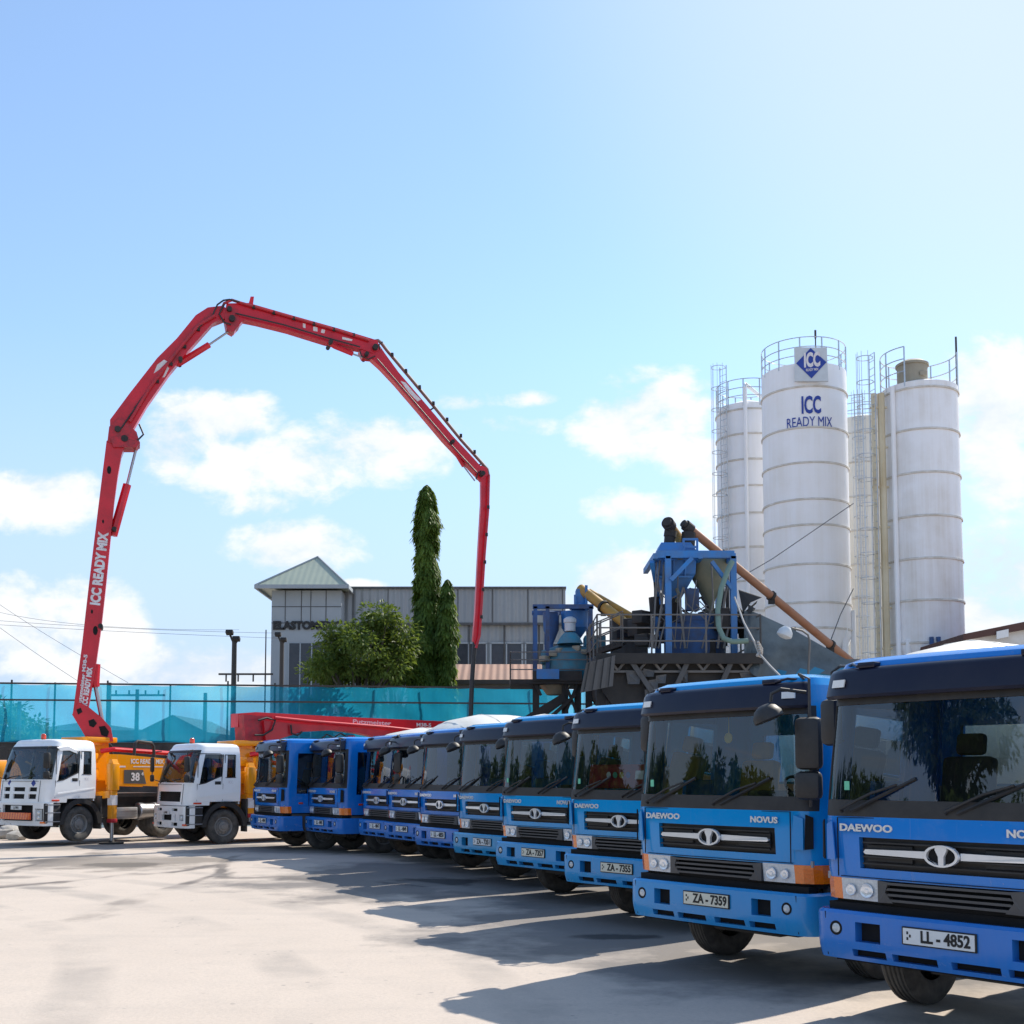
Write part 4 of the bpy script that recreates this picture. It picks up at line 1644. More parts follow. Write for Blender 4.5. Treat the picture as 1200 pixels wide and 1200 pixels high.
CLEAR = .10
P1 = make_pump(1, (-14.55, 34.98, CLEAR), 57.4, 'white cabbed concrete pump truck jacked up on its outrigger, red boom raised in an arch', CLEAR)
P2 = make_pump(2, (-10.41, 35.96, 0), 40.0, 'white cabbed concrete pump truck with its red boom folded flat behind the cab', 0)
for t in (P1, P2):
    t['group'] = 'white and amber concrete pump trucks'


def local(t):
    return (Matrix.Translation(t.location) @ t.rotation_euler.to_matrix().to_4x4()).inverted()


def boom_part(name, t, bm, mat, parent=None, smooth=30):
    bm.transform(local(t))
    return build(name, bm, mat, parent or t, smooth)


# --- the raised boom: the outline of each arm on the boom's own vertical plane, with the arm's width
L1 = Matrix.Translation(P1.location) @ P1.rotation_euler.to_matrix().to_4x4()
base = L1 @ Vector((0, 2.4, 0))
BD = Vector((.95, .31, 0)).normalized()
BN = Vector((-BD.y, BD.x, 0))                        # away from the camera


def bp(px, py, off=0):
    return on_plane(px, py, (base.x, base.y), BD) + BN * off


def arm(bm, pts, w, off=0):
    prism(bm, [bp(x, y, off - w / 2) for x, y in pts], BN * w)


bm = BM()
arm(bm, [(85, 838), (92, 823), (104, 829), (119, 841), (130, 853), (133, 869), (104, 870), (96, 856)], .62)
turret = boom_part('boom_turret', P1, bm, 'red')
bm = BM()
arm(bm, [(104, 845), (110, 843), (114, 848), (110, 853), (105, 851)], .64)
arm(bm, [(116, 852), (123, 851), (128, 858), (126, 864), (119, 862)], .64)
arm(bm, [(90, 832), (95, 830), (97, 835), (92, 838)], .64)
boom_part('turret_opening', P1, bm, 'hole', turret, 0)
bm = BM()
arm(bm, [(85.5, 838), (96, 760), (104, 690), (110, 640), (118, 575), (125, 519), (133, 516), (148, 521), (142.5, 535), (138, 560), (134, 590), (130, 630), (124, 690), (119, 735), (113, 777), (104, 829)], .50)
a1 = boom_part('boom_arm', P1, bm, 'red')
bm = BM()
for x, y, r in ((112, 740, 3.6), (108, 718, 1.6), (121, 613, 1.5), (128, 553, 3.2)):
    arm(bm, [(x + r * .8 * math.cos(q), y + r * 1.5 * math.sin(q)) for q in [2 * PI * k / 12 for k in range(12)]], .506)
boom_part('arm_opening', P1, bm, 'hole', a1, 0)


def boom_text(s, p, q, hpx, parent, xs=.8, bold=.03, off=-.255):
    """lettering along the boom from p to q (pixels), reading up the arm"""
    a, b = bp(*p, off), bp(*q, off)
    X = (b - a).normalized()
    N = -BN
    Y = N.cross(X)
    bold *= 1.8
    me = text_mesh(s, 1, .006, bold, xs)
    xsz = max(v.co.x for v in me.vertices) - min(v.co.x for v in me.vertices)
    k = (b - a).length / xsz
    kh = (bp(0, 0) - bp(hpx, 0)).length / .72
    m = Matrix((X * k, Y * kh, N)).transposed().to_4x4()
    m.translation = (a + b) / 2
    return text('boom_lettering', s, 1, 'wink', parent, local(P1) @ m, .006, bold, xs)


boom_text('ICC READY MIX', (112, 711), (122, 626), 11, a1)
boom_text('ICC READY MIX', (99.5, 828), (106, 783), 6, a1)
boom_text('Putzmeister M38-5', (93.5, 828), (101, 768), 4, a1, .8, .02)
bm = BM()
arm(bm, [(126, 520), (128, 503), (141, 492), (160, 509), (164, 523), (150, 527), (134, 524)], .58)
arm(bm, [(129, 516), (151, 514), (164, 521), (160, 527), (133, 527)], .66)
boom_part('elbow_link', P1, bm, 'redw')
bm = BM()
arm(bm, [(129, 506), (129, 494), (152, 463), (184, 422), (207, 399), (229, 372), (243, 363), (260, 361), (268, 366), (264, 375), (249, 381), (217, 417), (198, 440), (172, 477), (157, 503), (152, 510), (138, 513)], .42)
a2 = boom_part('boom_arm', P1, bm, 'red')
bm = BM()
for poly in ([(180, 440), (186, 436), (196, 426), (192, 424), (184, 430)], [(190, 445), (193, 444), (198, 434), (196, 432)]):
    arm(bm, poly, .426)
boom_part('worn_patch', P1, bm, 'wink', a2, 0)
bm = BM()
arm(bm, [(262, 372), (265, 358), (291, 357.5), (293, 350), (297, 350), (296, 359), (345, 373), (395, 387), (441, 401), (444, 412), (436, 416), (422, 411), (408, 408), (381, 403), (336, 389), (300, 380), (285, 377), (279, 384), (274, 391), (266, 388), (270, 378)], .38)
a3 = boom_part('boom_arm', P1, bm, 'red')
bm = BM()
arm(bm, [(262, 372), (268, 362), (278, 366), (280, 384), (272, 392), (265, 388)], .46)
boom_part('elbow_link', P1, bm, 'redw')
bm = BM()
arm(bm, [(436, 400), (442, 404), (450, 416), (466, 438), (496, 473), (529, 512), (556, 541), (563, 549), (564, 557), (557, 557), (540, 539), (519, 517), (492, 485), (462, 450), (445, 432), (434, 422), (424, 421), (420, 413), (430, 410)], .32)
a4 = boom_part('boom_arm', P1, bm, 'red')
bm = BM()
arm(bm, [(468, 448), (474, 450), (484, 462), (492, 470), (488, 472), (478, 462)], .326)
boom_part('worn_patch', P1, bm, 'wink', a4, 0)
bm = BM()
arm(bm, [(555, 556), (563, 546), (570, 549), (572.5, 561), (568.5, 620), (564, 690), (561.5, 735), (560, 752), (556, 756), (553.5, 750), (556, 720), (559.5, 650), (563, 590), (563, 565)], .17)
a5 = boom_part('boom_arm', P1, bm, 'red')


def boom_tube(name, pts, rpx, mat, parent=None, off=0, n=8):
    bm = BM()
    k = (bp(600, 600) - bp(601, 600)).length
    tube(bm, [bp(x, y, off) for x, y in pts], [q * k for q in rpx] if isinstance(rpx, list) else rpx * k, n)
    return boom_part(name, P1, bm, mat, parent, 40)


c = boom_tube('boom_cylinder', [(133, 628), (135, 618), (149, 568)], [4, 4.6, 4.3], 'red')
boom_tube('cylinder_rod', [(149, 568), (159, 528)], 1.5, 'steel', c)
c = boom_tube('boom_cylinder', [(113, 778), (111, 800), (112, 805)], [4, 4.6, 4.2], 'red', off=.1)
boom_tube('cylinder_rod', [(112, 805), (121, 851)], 2.2, 'steel', c, .1)
c = boom_tube('boom_cylinder', [(207, 428), (211, 425), (245, 404)], [2, 3.4, 3.2], 'red')
boom_tube('cylinder_rod', [(245, 404), (267, 389)], 1.1, 'steel', c)
c = boom_tube('boom_cylinder', [(384, 402), (392, 407), (413, 416)], [3, 3, 2.6], 'red', off=-.1)
boom_tube('cylinder_rod', [(413, 416), (424, 420)], 1.0, 'steel', c, -.1)
c = boom_tube('boom_cylinder', [(526, 520), (530, 525), (543, 547)], [3, 2.4, 2.2], 'red', off=-.05)
boom_tube('cylinder_rod', [(543, 547), (556, 564)], .8, 'steel', c, -.05)
dp = boom_tube('delivery_pipe', [(431, 402), (438, 400), (443, 399), (447, 402), (453, 410), (480, 442), (510, 478), (540, 515), (566, 544), (571, 550), (572, 556), (569, 561)], 1.9, 'pipebrown')
boom_tube('delivery_pipe', [(571, 558), (570, 600), (566, 650), (563, 700), (560, 745), (556, 760)], 1.4, 'redw', off=-.2)
boom_tube('delivery_pipe', [(152, 497), (175, 458), (205, 418), (232, 385), (252, 373)], 1.6, 'redw', off=-.3)
boom_tube('delivery_pipe', [(258, 368), (262, 359), (271, 355), (280, 358), (330, 372), (400, 392), (431, 402)], 1.5, 'redw', off=-.26)
boom_tube('hydraulic_hose', [(249, 372), (254, 361), (261, 356), (268, 355), (280, 358)], .9, 'black', off=-.3)
boom_tube('hydraulic_hose', [(444, 412), (443, 406), (447, 403)], .7, 'black', off=-.2)
boom_tube('hydraulic_hose', [(420, 414), (422, 420), (430, 424), (438, 420)], .7, 'black', off=-.25)
boom_tube('hydraulic_hose', [(556, 563), (558, 556), (562, 553)], .7, 'black', off=-.2)
boom_tube('end_hose', [(556.5, 752), (555, 770), (553, 800), (551.5, 845), (551, 868)], 2.5, 'black', n=10)
bm = BM()
for x, y, dx, dy in ((499, 484, 9, -6), (556, 548, 7, -4)):
    beam(bm, bp(x, y), bp(x + dx, y + dy), .05)
boom_part('pipe_bracket', P1, bm, 'grime')

# boom fittings: clamps along the pipe, pin caps at the joints, edge stiffeners and bolted covers
for x, y, r in ((146, 517, 3.4), (138, 506, 3.0), (271, 377, 3.2), (268, 366, 2.6), (438, 410, 3.0), (428, 418, 2.2), (563, 557, 2.6), (134, 622, 2.2), (211, 424, 2.2), (386, 404, 2.2), (528, 520, 2.0), (118, 735, 2.4)):
    bm = BM()
    k = (bp(600, 600) - bp(601, 600)).length
    tube(bm, [bp(x, y, -.36), bp(x, y, .36)], r * k, 12)
    boom_part('joint_pin', P1, bm, 'grime')
for (x0, y0), (x1, y1), n in (((160, 480), (240, 379), 5), ((285, 360), (425, 399), 6), ((450, 409), (562, 541), 7), ((571, 580), (561, 740), 5)):
    for j in range(n):
        u = (j + .5) / n
        x, y = x0 + (x1 - x0) * u, y0 + (y1 - y0) * u
        bm = BM()
        box(bm, bp(x, y, -.24), (.09, .14, .10))
        boom_part('pipe_clamp', P1, bm, 'grime')
for pts, w, nm in (([(140, 508), (180, 450), (222, 396), (250, 372)], .8, 'hydraulic_hose'),
                   ([(275, 371), (330, 384), (380, 399), (420, 410)], .8, 'hydraulic_hose'), ([(440, 424), (480, 470), (530, 528), (556, 556)], .7, 'hydraulic_hose'),
                   ([(163, 500), (168, 512), (160, 520), (150, 518)], 1.0, 'hydraulic_hose'), ([(262, 360), (256, 372), (262, 382), (270, 384)], .9, 'hydraulic_hose')):
    boom_tube(nm, pts, w, 'black', off=-.30 if nm == 'hydraulic_hose' else 0)
bm = BM()
for poly in ([(354, 381), (357, 382), (357, 387), (354, 386)], [(366, 385), (371, 386), (371, 391), (366, 390)], [(376, 388), (380, 389), (379, 393), (375, 392)], [(400, 397), (412, 400), (411, 402), (400, 400)]):
    arm(bm, poly, .388)
boom_part('worn_patch', P1, bm, 'wink', a3, 0)
bm = BM()
for poly in ([(156, 480), (165, 468), (169, 471), (160, 483)], [(197, 428), (214, 404), (218, 408), (201, 432)], [(224, 388), (246, 368), (250, 371), (228, 393)]):
    arm(bm, poly, .43)
boom_part('grease_patch', P1, bm, 'redw', a2, 0)

# --- the folded boom of the second pump truck, lying back along the truck
L2 = Matrix.Translation(P2.location) @ P2.rotation_euler.to_matrix().to_4x4()
base2 = L2 @ Vector((0, 2.4, 0))
B2 = (L2.to_3x3() @ Vector((0, 1, 0))).normalized()
N2 = Vector((-B2.y, B2.x, 0))


def fp(px, py, off=0):
    return on_plane(px, py, (base2.x, base2.y), B2) + N2 * off


def flat(bm, pts, w, off=0):
    prism(bm, [fp(x, y, off - w / 2) for x, y in pts], N2 * w)


bm = BM()
flat(bm, [(279, 836), (300, 834.5), (400, 840), (560, 847), (575, 848), (575, 856), (520, 857), (465, 858), (400, 853), (330, 848), (300, 850), (279, 852)], .5, .25)
f1 = boom_part('boom_arm', P2, bm, 'red')
bm = BM()
flat(bm, [(279, 838), (312, 840), (316, 849), (300, 872), (281, 872)], .66, -.05)
boom_part('boom_turret', P2, bm, 'redw')
bm = BM()
flat(bm, [(300, 845), (340, 849), (400, 852), (470, 859), (466, 866), (440, 866), (412, 860), (385, 856), (345, 858), (320, 866), (303, 873)], .4, -.32)
boom_part('boom_arm', P2, bm, 'red')
bm = BM()
flat(bm, [(398, 874), (406, 862), (413, 874)], .4, -.3)
flat(bm, [(363, 868), (398, 866), (404, 874), (363, 875)], .4, -.3)
boom_part('boom_bracket', P2, bm, 'redw')


def ftube(name, pts, rpx, mat, off, n=8):
    bm = BM()
    k = (fp(400, 800) - fp(401, 800)).length
    tube(bm, [fp(x, y, off) for x, y in pts], rpx * k * .8, n)
    return boom_part(name, P2, bm, mat, None, 40)


ftube('delivery_pipe', [(311, 842), (350, 846), (400, 850), (440, 853), (478, 857)], 2.2, 'red', -.62, 10)
ftube('hydraulic_hose', [(292, 845), (302, 842), (312, 845), (308, 856), (298, 862), (288, 862)], 1.2, 'black', -.6)
ftube('hydraulic_hose', [(330, 850), (331, 860), (338, 862), (343, 858)], 1.2, 'black', -.6)
ftube('hydraulic_hose', [(366, 866), (372, 861), (380, 865), (388, 860), (396, 864)], .9, 'black', -.6)
ftube('hydraulic_hose', [(284, 870), (292, 876), (304, 880), (318, 878)], 1.2, 'black', -.5)
a, b = fp(412, 845.5, -.01), fp(458, 847.5, -.01)
for s, p, q, h in (('Putzmeister', (413, 845.5), (458, 848), 4.5), ('M38-5', (488, 849.5), (505, 850), 4)):
    a, b = fp(*p, -.006), fp(*q, -.006)
    X = (b - a).normalized()
    me = text_mesh(s, 1, .006, .02, 1)
    xsz = max(v.co.x for v in me.vertices) - min(v.co.x for v in me.vertices)
    Y = (-N2).cross(X)
    kh = (fp(600, 850) - fp(600, 850 + h)).length / .72
    m = Matrix((X * (b - a).length / xsz, Y * kh, -N2)).transposed().to_4x4()
    m.translation = (a + b) / 2
    text('boom_lettering', s, 1, 'wink', f1, local(P2) @ m, .006, .02, 1)

# ------------------------------------------------------------------ boundary wall and the net fence on it
YA, YB = 50.0, 54.0
PA, PB = W(-260, 866, YA), W(1500, 868, 58.5)
fd = Vector((PB.x - PA.x, PB.y - PA.y, 0)).normalized()
fn = Vector((-fd.y, fd.x, 0))
WALL_TOP = 3.6
NET_TOP = 6.05


def fpt(px):                                          # point of the fence line at a bearing
    d = ray(px, 850)
    n = fn
    k = n.dot(Vector((PA.x, PA.y, 0))) / (n.x * d.x + n.y * d.y)
    return Vector((d.x * k, d.y * k, 0))


bm = BM()
p, q = fpt(-260), fpt(1500)
L = (q - p).length
box(bm, ((p + q) / 2) + Vector((0, 0, 1.75)) + fn * .3, (L, .4, 3.5), math.atan2(fd.y, fd.x))
w = build('boundary_wall', bm, 'stonewall')
tag(w, 'dark rubble boundary wall under the cyan net fence', 'wall')
bm = BM()
box(bm, ((p + q) / 2) + Vector((0, 0, 3.55)) + fn * .3, (L, .5, .12), math.atan2(fd.y, fd.x))
build('coping', bm, 'concrete', w, 0)

nf = thing('net_fence', 'tall cyan shade net fence stretched on posts above the boundary wall', 'fence')
bm = BM()
N = 300
prev = None
for k in range(N + 1):
    c = p.lerp(q, k / N)
    row = []
    for j in range(7):
        z = WALL_TOP - .1 + (NET_TOP - WALL_TOP + .1) * j / 6
        o = .05 * math.sin(k * .9 + j * 1.3) * math.sin(j / 6 * PI) + .04 * math.sin(k * .31 + j)
        top = -.06 * abs(math.sin(k * PI / 8)) if j == 6 else 0
        row.append(bm.verts.new(c + fn * o + Vector((0, 0, z + top))))
    if prev:
        for j in range(6):
            bm.faces.new((prev[j], row[j], row[j + 1], prev[j + 1]))
    prev = row
build('net', bm, 'net', nf, 60, normals=False)
for z in (NET_TOP + .0, NET_TOP - .72):
    bm = BM()
    beam(bm, p + Vector((0, 0, z)) - fn * .16, q + Vector((0, 0, z)) - fn * .16, .06, .075)
    build('fence_rail', bm, 'pole', nf, 0)
for px in range(-240, 1480, 62):
    c = fpt(px + random.uniform(-10, 10)) + fn * .2
    bm = BM()
    tube(bm, [c + Vector((0, 0, 0)), c + Vector((0, 0, NET_TOP + random.uniform(.02, .22)))], .045, 6)
    build('fence_post', bm, 'pole', nf)

# ------------------------------------------------------------------ office building with the corner tower
BY = 80.0


def bx(px, y=BY):
    return W(px, 800, y).x


def bz(py, y=BY):
    return W(600, py, y).z


def block(name, x0, x1, y0, y1, z0, z1, mat, parent):
    bm = BM()
    box(bm, ((x0 + x1) / 2, (y0 + y1) / 2, (z0 + z1) / 2), (x1 - x0, y1 - y0, z1 - z0))
    return build(name, bm, mat, parent, 0)


bd = thing('office_building', 'grey clad office building with a corner tower under a pale green pyramid roof', 'building', (0, 0, 0))
tx0, tx1 = bx(317), bx(399)
zt = bz(692)
bm = BM()
box(bm, ((tx0 + tx1) / 2, BY + 2.6, zt / 2), (tx1 - tx0, 5.2, zt))
tw = build('tower_wall', bm, 'render', bd, 0)
bm = BM()
for px in (333, 352, 363, 381):
    box(bm, (bx(px), BY - .01, (zt + bz(730)) / 2), (.05, .03, zt - bz(730)))
for py in (711, 730):
    box(bm, ((tx0 + tx1) / 2, BY - .012, bz(py)), (tx1 - tx0, .03, .05))
build('panel_joints', bm, 'sheet', tw, 0)
bm = BM()
ov = .95
za = bz(689)
e = [Vector((tx0 - ov, BY - ov, za)), Vector((tx1 + ov * .6, BY - ov, za)), Vector((tx1 + ov * .6, BY + 5.2 + ov, za)), Vector((tx0 - ov, BY + 5.2 + ov, za))]
ap = Vector(((tx0 + tx1) / 2 + .3, BY + 2.6, bz(653, BY + 2.6)))
ev = [bm.verts.new(v) for v in e]
av = bm.verts.new(ap)
for k in range(4):
    bm.faces.new((ev[k], ev[(k + 1) % 4], av))
bm.faces.new(ev)
rf = build('tower_roof', bm, 'roofgreen', bd, 0)
bm = BM()
for k in range(4):
    beam(bm, e[k] + Vector((0, 0, -.05)), e[(k + 1) % 4] + Vector((0, 0, -.05)), .12, .26)
    beam(bm, e[k] + Vector((0, 0, .06)), ap + Vector((0, 0, .04)), .1, .1)
build('gutter', bm, 'render', rf, 0)
wx1 = bx(663, BY + 1.5)
wy = BY + 1.5
block('cladding_wall', tx1, wx1, wy + .35, wy + 12, 0, bz(731, wy), 'clad', bd)
block('cladding_wall', tx1, wx1, wy, wy + 12.3, bz(730, wy), bz(690, wy), 'clad', bd)
bm = BM()
box(bm, ((tx1 + wx1) / 2, wy + 6.1, bz(690, wy) + .06), (wx1 - tx1 + .1, 12.6, .14))
box(bm, ((tx1 + wx1) / 2, wy + .1, bz(731, wy)), (wx1 - tx1, .3, .16))
build('roof_edge', bm, 'sheet', bd, 0)
bm = BM()
for k in range(7):
    x = tx1 + .6 + (wx1 - tx1 - .8) * k / 6
    box(bm, (x, wy - .02, (bz(730, wy) + bz(690, wy)) / 2), (.06, .04, bz(690, wy) - bz(730, wy) - .1))
    tube(bm, [(x + .8, wy + .28, 0), (x + .8, wy + .28, bz(732, wy))], .06, 6)
build('downpipe', bm, 'sheet', bd, 0)
z0, z1 = bz(781, wy), bz(753, wy)
for a, b in ((404, 430), (433, 462), (466, 494), (497, 524), (528, 570), (575, 612), (616, 660)):
    bm = BM()
    xa, xb = bx(a, wy), bx(b, wy)
    for x in (xa, (xa + xb) / 2, xb):
        box(bm, (x, wy + .32, (z0 + z1) / 2), (.10, .14, z1 - z0))
    for z in (z0, z1):
        box(bm, ((xa + xb) / 2, wy + .32, z), (xb - xa + .1, .14, .10))
    wn = build('window', bm, 'render', bd, 0)
    bm = BM()
    quad(bm, (xa, wy + .335, z0), (xb, wy + .335, z0), (xb, wy + .335, z1), (xa, wy + .335, z1))
    build('pane', bm, 'winglass', wn, 0)
bm = BM()
xa, xb = bx(338), bx(392)
z0, z1 = 3.4, bz(754)
box(bm, ((xa + xb) / 2, BY - .03, (z0 + z1) / 2), (xb - xa, .08, z1 - z0))
wn = build('window', bm, 'winglass', bd, 0)
bm = BM()
for k in range(5):
    box(bm, (xa + (xb - xa) * k / 4, BY - .07, (z0 + z1) / 2), (.08, .06, z1 - z0))
build('mullions', bm, 'render', wn, 0)
# wall lettering, slab serifs added to the plain letters
sx0, sx1 = bx(319.5), bx(399)
me = text_mesh('ELASTOMERIC', 1, .05, .035, 1)
wd = max(v.co.x for v in me.vertices) - min(v.co.x for v in me.vertices)
k = (sx1 - sx0) / wd
kz = (bz(729) - bz(738)) / .72
tl = text('wall_lettering', 'ELASTOMERIC', 1, 'ink', bd, Matrix.Translation(((sx0 + sx1) / 2, BY - .06, bz(733.5))) @ RX90 @ Matrix.Diagonal((k, kz, 1, 1)), .05, .06, 1)

# low house with a clay roof, beside the columnar trees
ly = 62
bm = BM()
xa, xb = W(524, 800, ly).x, W(650, 800, ly).x
zr, ze = W(600, 778, ly + 3).z, W(600, 797, ly).z
box(bm, ((xa + xb) / 2, ly + 3, ze / 2 - .1), (xb - xa - .8, 5.5, ze - .2))
lh = build('tiled_house', bm, 'concrete', None, 0)
tag(lh, 'low house with a clay tiled roof behind the net, right of the columnar trees', 'house')
bm = BM()
prism(bm, [(xa, ly - .3, ze), (xa, ly + 3.2, zr), (xa, ly + 6.6, ze), (xa, ly + 6.6, ze - .15), (xa, ly - .3, ze - .15)], (xb - xa, 0, 0))
build('roof', bm, 'tile', lh, 0)
bm = BM()
box(bm, ((xa + xb) / 2, ly - .34, ze - .12), (xb - xa, .08, .22))
build('fascia', bm, 'pole', lh, 0)

# ------------------------------------------------------------------ far structures seen through the net
hy = 95


def house(name, label, px0, px1, pye, pyr, y, wall, roofm):
    xa, xb = W(px0, 850, y).x, W(px1, 850, y).x
    ze, zr = W(600, pye, y).z, W(600, pyr, y).z
    bm = BM()
    box(bm, ((xa + xb) / 2, y + 5, ze / 2), (xb - xa, 10, ze))
    h = build(name, bm, wall, None, 0)
    tag(h, label, 'building')
    bm = BM()
    xm = (xa + xb) / 2
    prism(bm, [(xa - .5, y - .5, ze), (xb + .5, y - .5, ze), (xm, y - .5, zr)], (0, 11, 0))
    build('roof', bm, roofm, h, 0)
    return h


house('gabled_shed', 'far gabled shed behind the cyan net, between the two white cabs', 172, 236, 858, 838, 85, 'concrete', 'sheet')
house('long_shed', 'long low shed far behind the cyan net above the jacked up cab', 40, 166, 856, 846, 100, 'concrete', 'render')
for k, (px, py, y, arms, lab) in enumerate(((160, 808, 72, 1, 'utility pole with crossarm seen through the net, right of the raised boom'), (240, 812, 70, 0, 'plain pole seen through the net above the second white cab'),
                                            (22, 822, 66, 0, 'plain pole seen through the net at the far left'), (127, 800, 62, 0, 'thin pole beside the foot of the raised red boom'),
                                            (310, 738, 78, 2, 'double pole with crossarm beside the tower corner'))):
    c = W(px, 850, y)
    z = W(px, py, y).z
    bm = BM()
    tube(bm, [(c.x, c.y, 0), (c.x, c.y, z)], [.17, .11] if arms < 2 else [.06, .04], 8)
    o = build('utility_pole', bm, 'pole')
    tag(o, lab, 'pole', 'utility poles beyond the fence')
    if arms:
        bm = BM()
        za = z - .35 if arms == 1 else W(px, 790, y).z
        box(bm, (c.x - (1.3 if arms == 2 else 0), c.y, za), (3.4 if arms == 1 else 3.6, .12, .12))
        for dx in (-1.3, -.5, .5, 1.3):
            tube(bm, [(c.x + dx - (1.3 if arms == 2 else 0), c.y, za + .06), (c.x + dx - (1.3 if arms == 2 else 0), c.y, za + (.3 if arms == 1 else -.5))], .06, 6)
        build('crossarm', bm, 'pole', o)
for k, (px, pyt, y, lean, lab) in enumerate(((273, 741, 58, 3, 'dark lamp post with twin floodlights left of the tower'), (329, 742, 70, 3, 'dark lamp post with a twin lamp head in front of the tower wall'))):
    c = W(px, 850, y)
    z = W(px, pyt + 8, y).z
    bm = BM()
    tube(bm, [(c.x, c.y, 0), (c.x - .0, c.y, z)], [.15, .12], 10)
    o = build('lamp_post', bm, 'pole')
    tag(o, lab, 'street lamp', 'lamp posts behind the net fence')
    for dx, dz in ((-.22, .32), (.12, .0)):
        bm = BM()
        tube(bm, [(c.x, c.y, z - .3), (c.x + dx, c.y, z + dz - .1)], .06, 6)
        box(bm, (c.x + dx, c.y - .12, z + dz), (.36, .28, .2), Matrix.Rotation(R(-24), 3, 'X'), .03)
        build('floodlight', bm, 'grime', o)

# overhead cables
wires = [((-60, 694, 70), (60, 728, 68), (280, 738, 74), .0), ((-60, 722, 70), (120, 735, 68), (330, 742, 76), .3), ((-60, 728, 70), (120, 739, 68), (330, 748, 76), .3),
         ((-60, 664, 70), (20, 722, 68), (150, 800, 62), .2), ((-60, 690, 66), (20, 750, 64), (110, 810, 62), .2)]
for k, (a, b, c, sag) in enumerate(wires):
    A, B, C = W(*a), W(*b), W(*c)
    pts = []
    for j in range(25):
        u = j / 24
        pts.append(A * (1 - u) * (1 - u) + (B * 2 - (A + C) * .5) * 2 * u * (1 - u) + C * u * u)
    bm = BM()
    tube(bm, pts, .012, 4)
    o = build('power_line', bm, 'wire')
    tag(o, ['uppermost thin overhead cable left of the raised boom', 'level overhead cable crossing behind the raised boom, upper of the pair', 'level overhead cable crossing behind the raised boom, lower of the pair',
            'steeply falling overhead cable ending at the net right of the boom foot', 'steeply falling overhead cable ending left of the boom foot'][k], 'cable', 'overhead cables')

# ------------------------------------------------------------------ trees


def leaf(bm, p, d, L, w, n):
    """one folded leaf: two faces about a midrib"""
    d = d.normalized()
    s = d.cross(n)
    s = s.normalized() if s.length > 1e-4 else d.orthogonal().normalized()
    u = s.cross(d)
    a, m, b = p, p + d * L * .5, p + d * L
    v0, v1, v2, v3 = bm.verts.new(a), bm.verts.new(m + s * w * .5 + u * w * .18), bm.verts.new(b), bm.verts.new(m - s * w * .5 + u * w * .18)
    bm.faces.new((v0, v1, v2))
    bm.faces.new((v0, v2, v3))


def rvec(rg):
    while True:
        v = Vector((rg.uniform(-1, 1), rg.uniform(-1, 1), rg.uniform(-1, 1)))
        if .02 < v.length < 1:
            return v


def mast_tree(label, px, py_top, y, wpx, n, seed):
    rg = random.Random(seed)
    c = W(px, 800, y)
    H = W(px, py_top, y).z
    rmax = wpx / 2 / F * y
    t = thing('mast_tree', label, 'tree', (c.x, c.y, 0), 0, 'columnar trees behind the net fence')
    bm = BM()
    tube(bm, [(0, 0, 0), (.03, 0, H * .5), (0, 0, H * .97)], [.2, .13, .03], 8)
    build('trunk', bm, 'bark', t)
    bm = BM()
    lump = [(rg.uniform(0, 2 * PI), rg.uniform(0, 1), rg.uniform(.45, 1.28)) for _ in range(130)]
    for k in range(n):
        h = rg.random()
        z = H * (.10 + .895 * h)
        prof = min(1, ((1 - h) * 7.5) ** .55) * (.86 + .14 * math.cos(h * 9 + seed)) * (1.22 - .46 * h)
        th = rg.uniform(0, 2 * PI)
        f = 1.0
        for a, hh, s in lump:
            da = abs((a - th + PI) % (2 * PI) - PI)
            q = (da / .7) ** 2 + ((hh - h) / .03) ** 2
            if q < 1:
                f = f + (s - 1) * (1 - q)
        r = rmax * prof * f * (rg.random() ** .35) * (1.0 + (rg.random() < .04) * .25)
        out = Vector((math.cos(th), math.sin(th), 0))
        d = out * rg.uniform(.1, .75) + Vector((0, 0, -1)) + rvec(rg) * .3
        leaf(bm, out * r + Vector((0, 0, z)), d, rg.uniform(.26, .46), rg.uniform(.09, .15), out + rvec(rg) * .4)
    build('crown', bm, 'leafA', t, 0, normals=False)
    return t


mast_tree('tall dark green columnar tree rising beside the hanging boom hose', 499, 566, 60, 42, 26000, 3)
mast_tree('shorter columnar tree tucked against the right of the tall one', 524, 677, 59.2, 27, 9500, 5)


def broad_tree(name, label, loc, H, crown_r, crown_h, nclump, nleaf, mat, seed, lsz=.3, group=None, base=.35, lean=0):
    rg = random.Random(seed)
    t = thing(name, label, 'tree', loc, 0, group)
    bm = BM()
    fork = Vector((0, 0, H * base))
    tube(bm, [(0, 0, 0), (.06, .04, H * base * .6), fork], [H * .026, H * .02, H * .016], 9)
    ctr = Vector((0, 0, H - crown_h / 2))
    clumps = []
    for k in range(nclump):
        while True:
            v = rvec(rg)
            v.z = v.z * .5 + .5 * abs(v.z) if rg.random() < .5 else v.z
            if v.length > .35:
                break
        q = ctr + Vector((v.x * crown_r + lean * v.z, v.y * crown_r, v.z * crown_h / 2))
        clumps.append((q, rg.uniform(.16, .34) * crown_r))
    for q, r in clumps[::2]:
        m = fork.lerp(q, .5) + rvec(rg) * crown_r * .12 + Vector((0, 0, crown_h * .05))
        tube(bm, [fork, m, q], [H * .011, H * .007, H * .002], 5)
    build('trunk', bm, 'bark', t)
    bm = BM()
    for q, r in clumps:
        for j in range(nleaf):
            v = rvec(rg)
            p = q + Vector((v.x * r * 1.25, v.y * r * 1.25, v.z * r * .8))
            d = v + Vector((0, 0, -.35)) + rvec(rg) * .7
            leaf(bm, p, d, rg.uniform(.7, 1.3) * lsz, rg.uniform(.4, .6) * lsz, Vector((0, 0, 1)) + rvec(rg) * .7)
    build('crown', bm, mat, t, 0, normals=False)
    return t


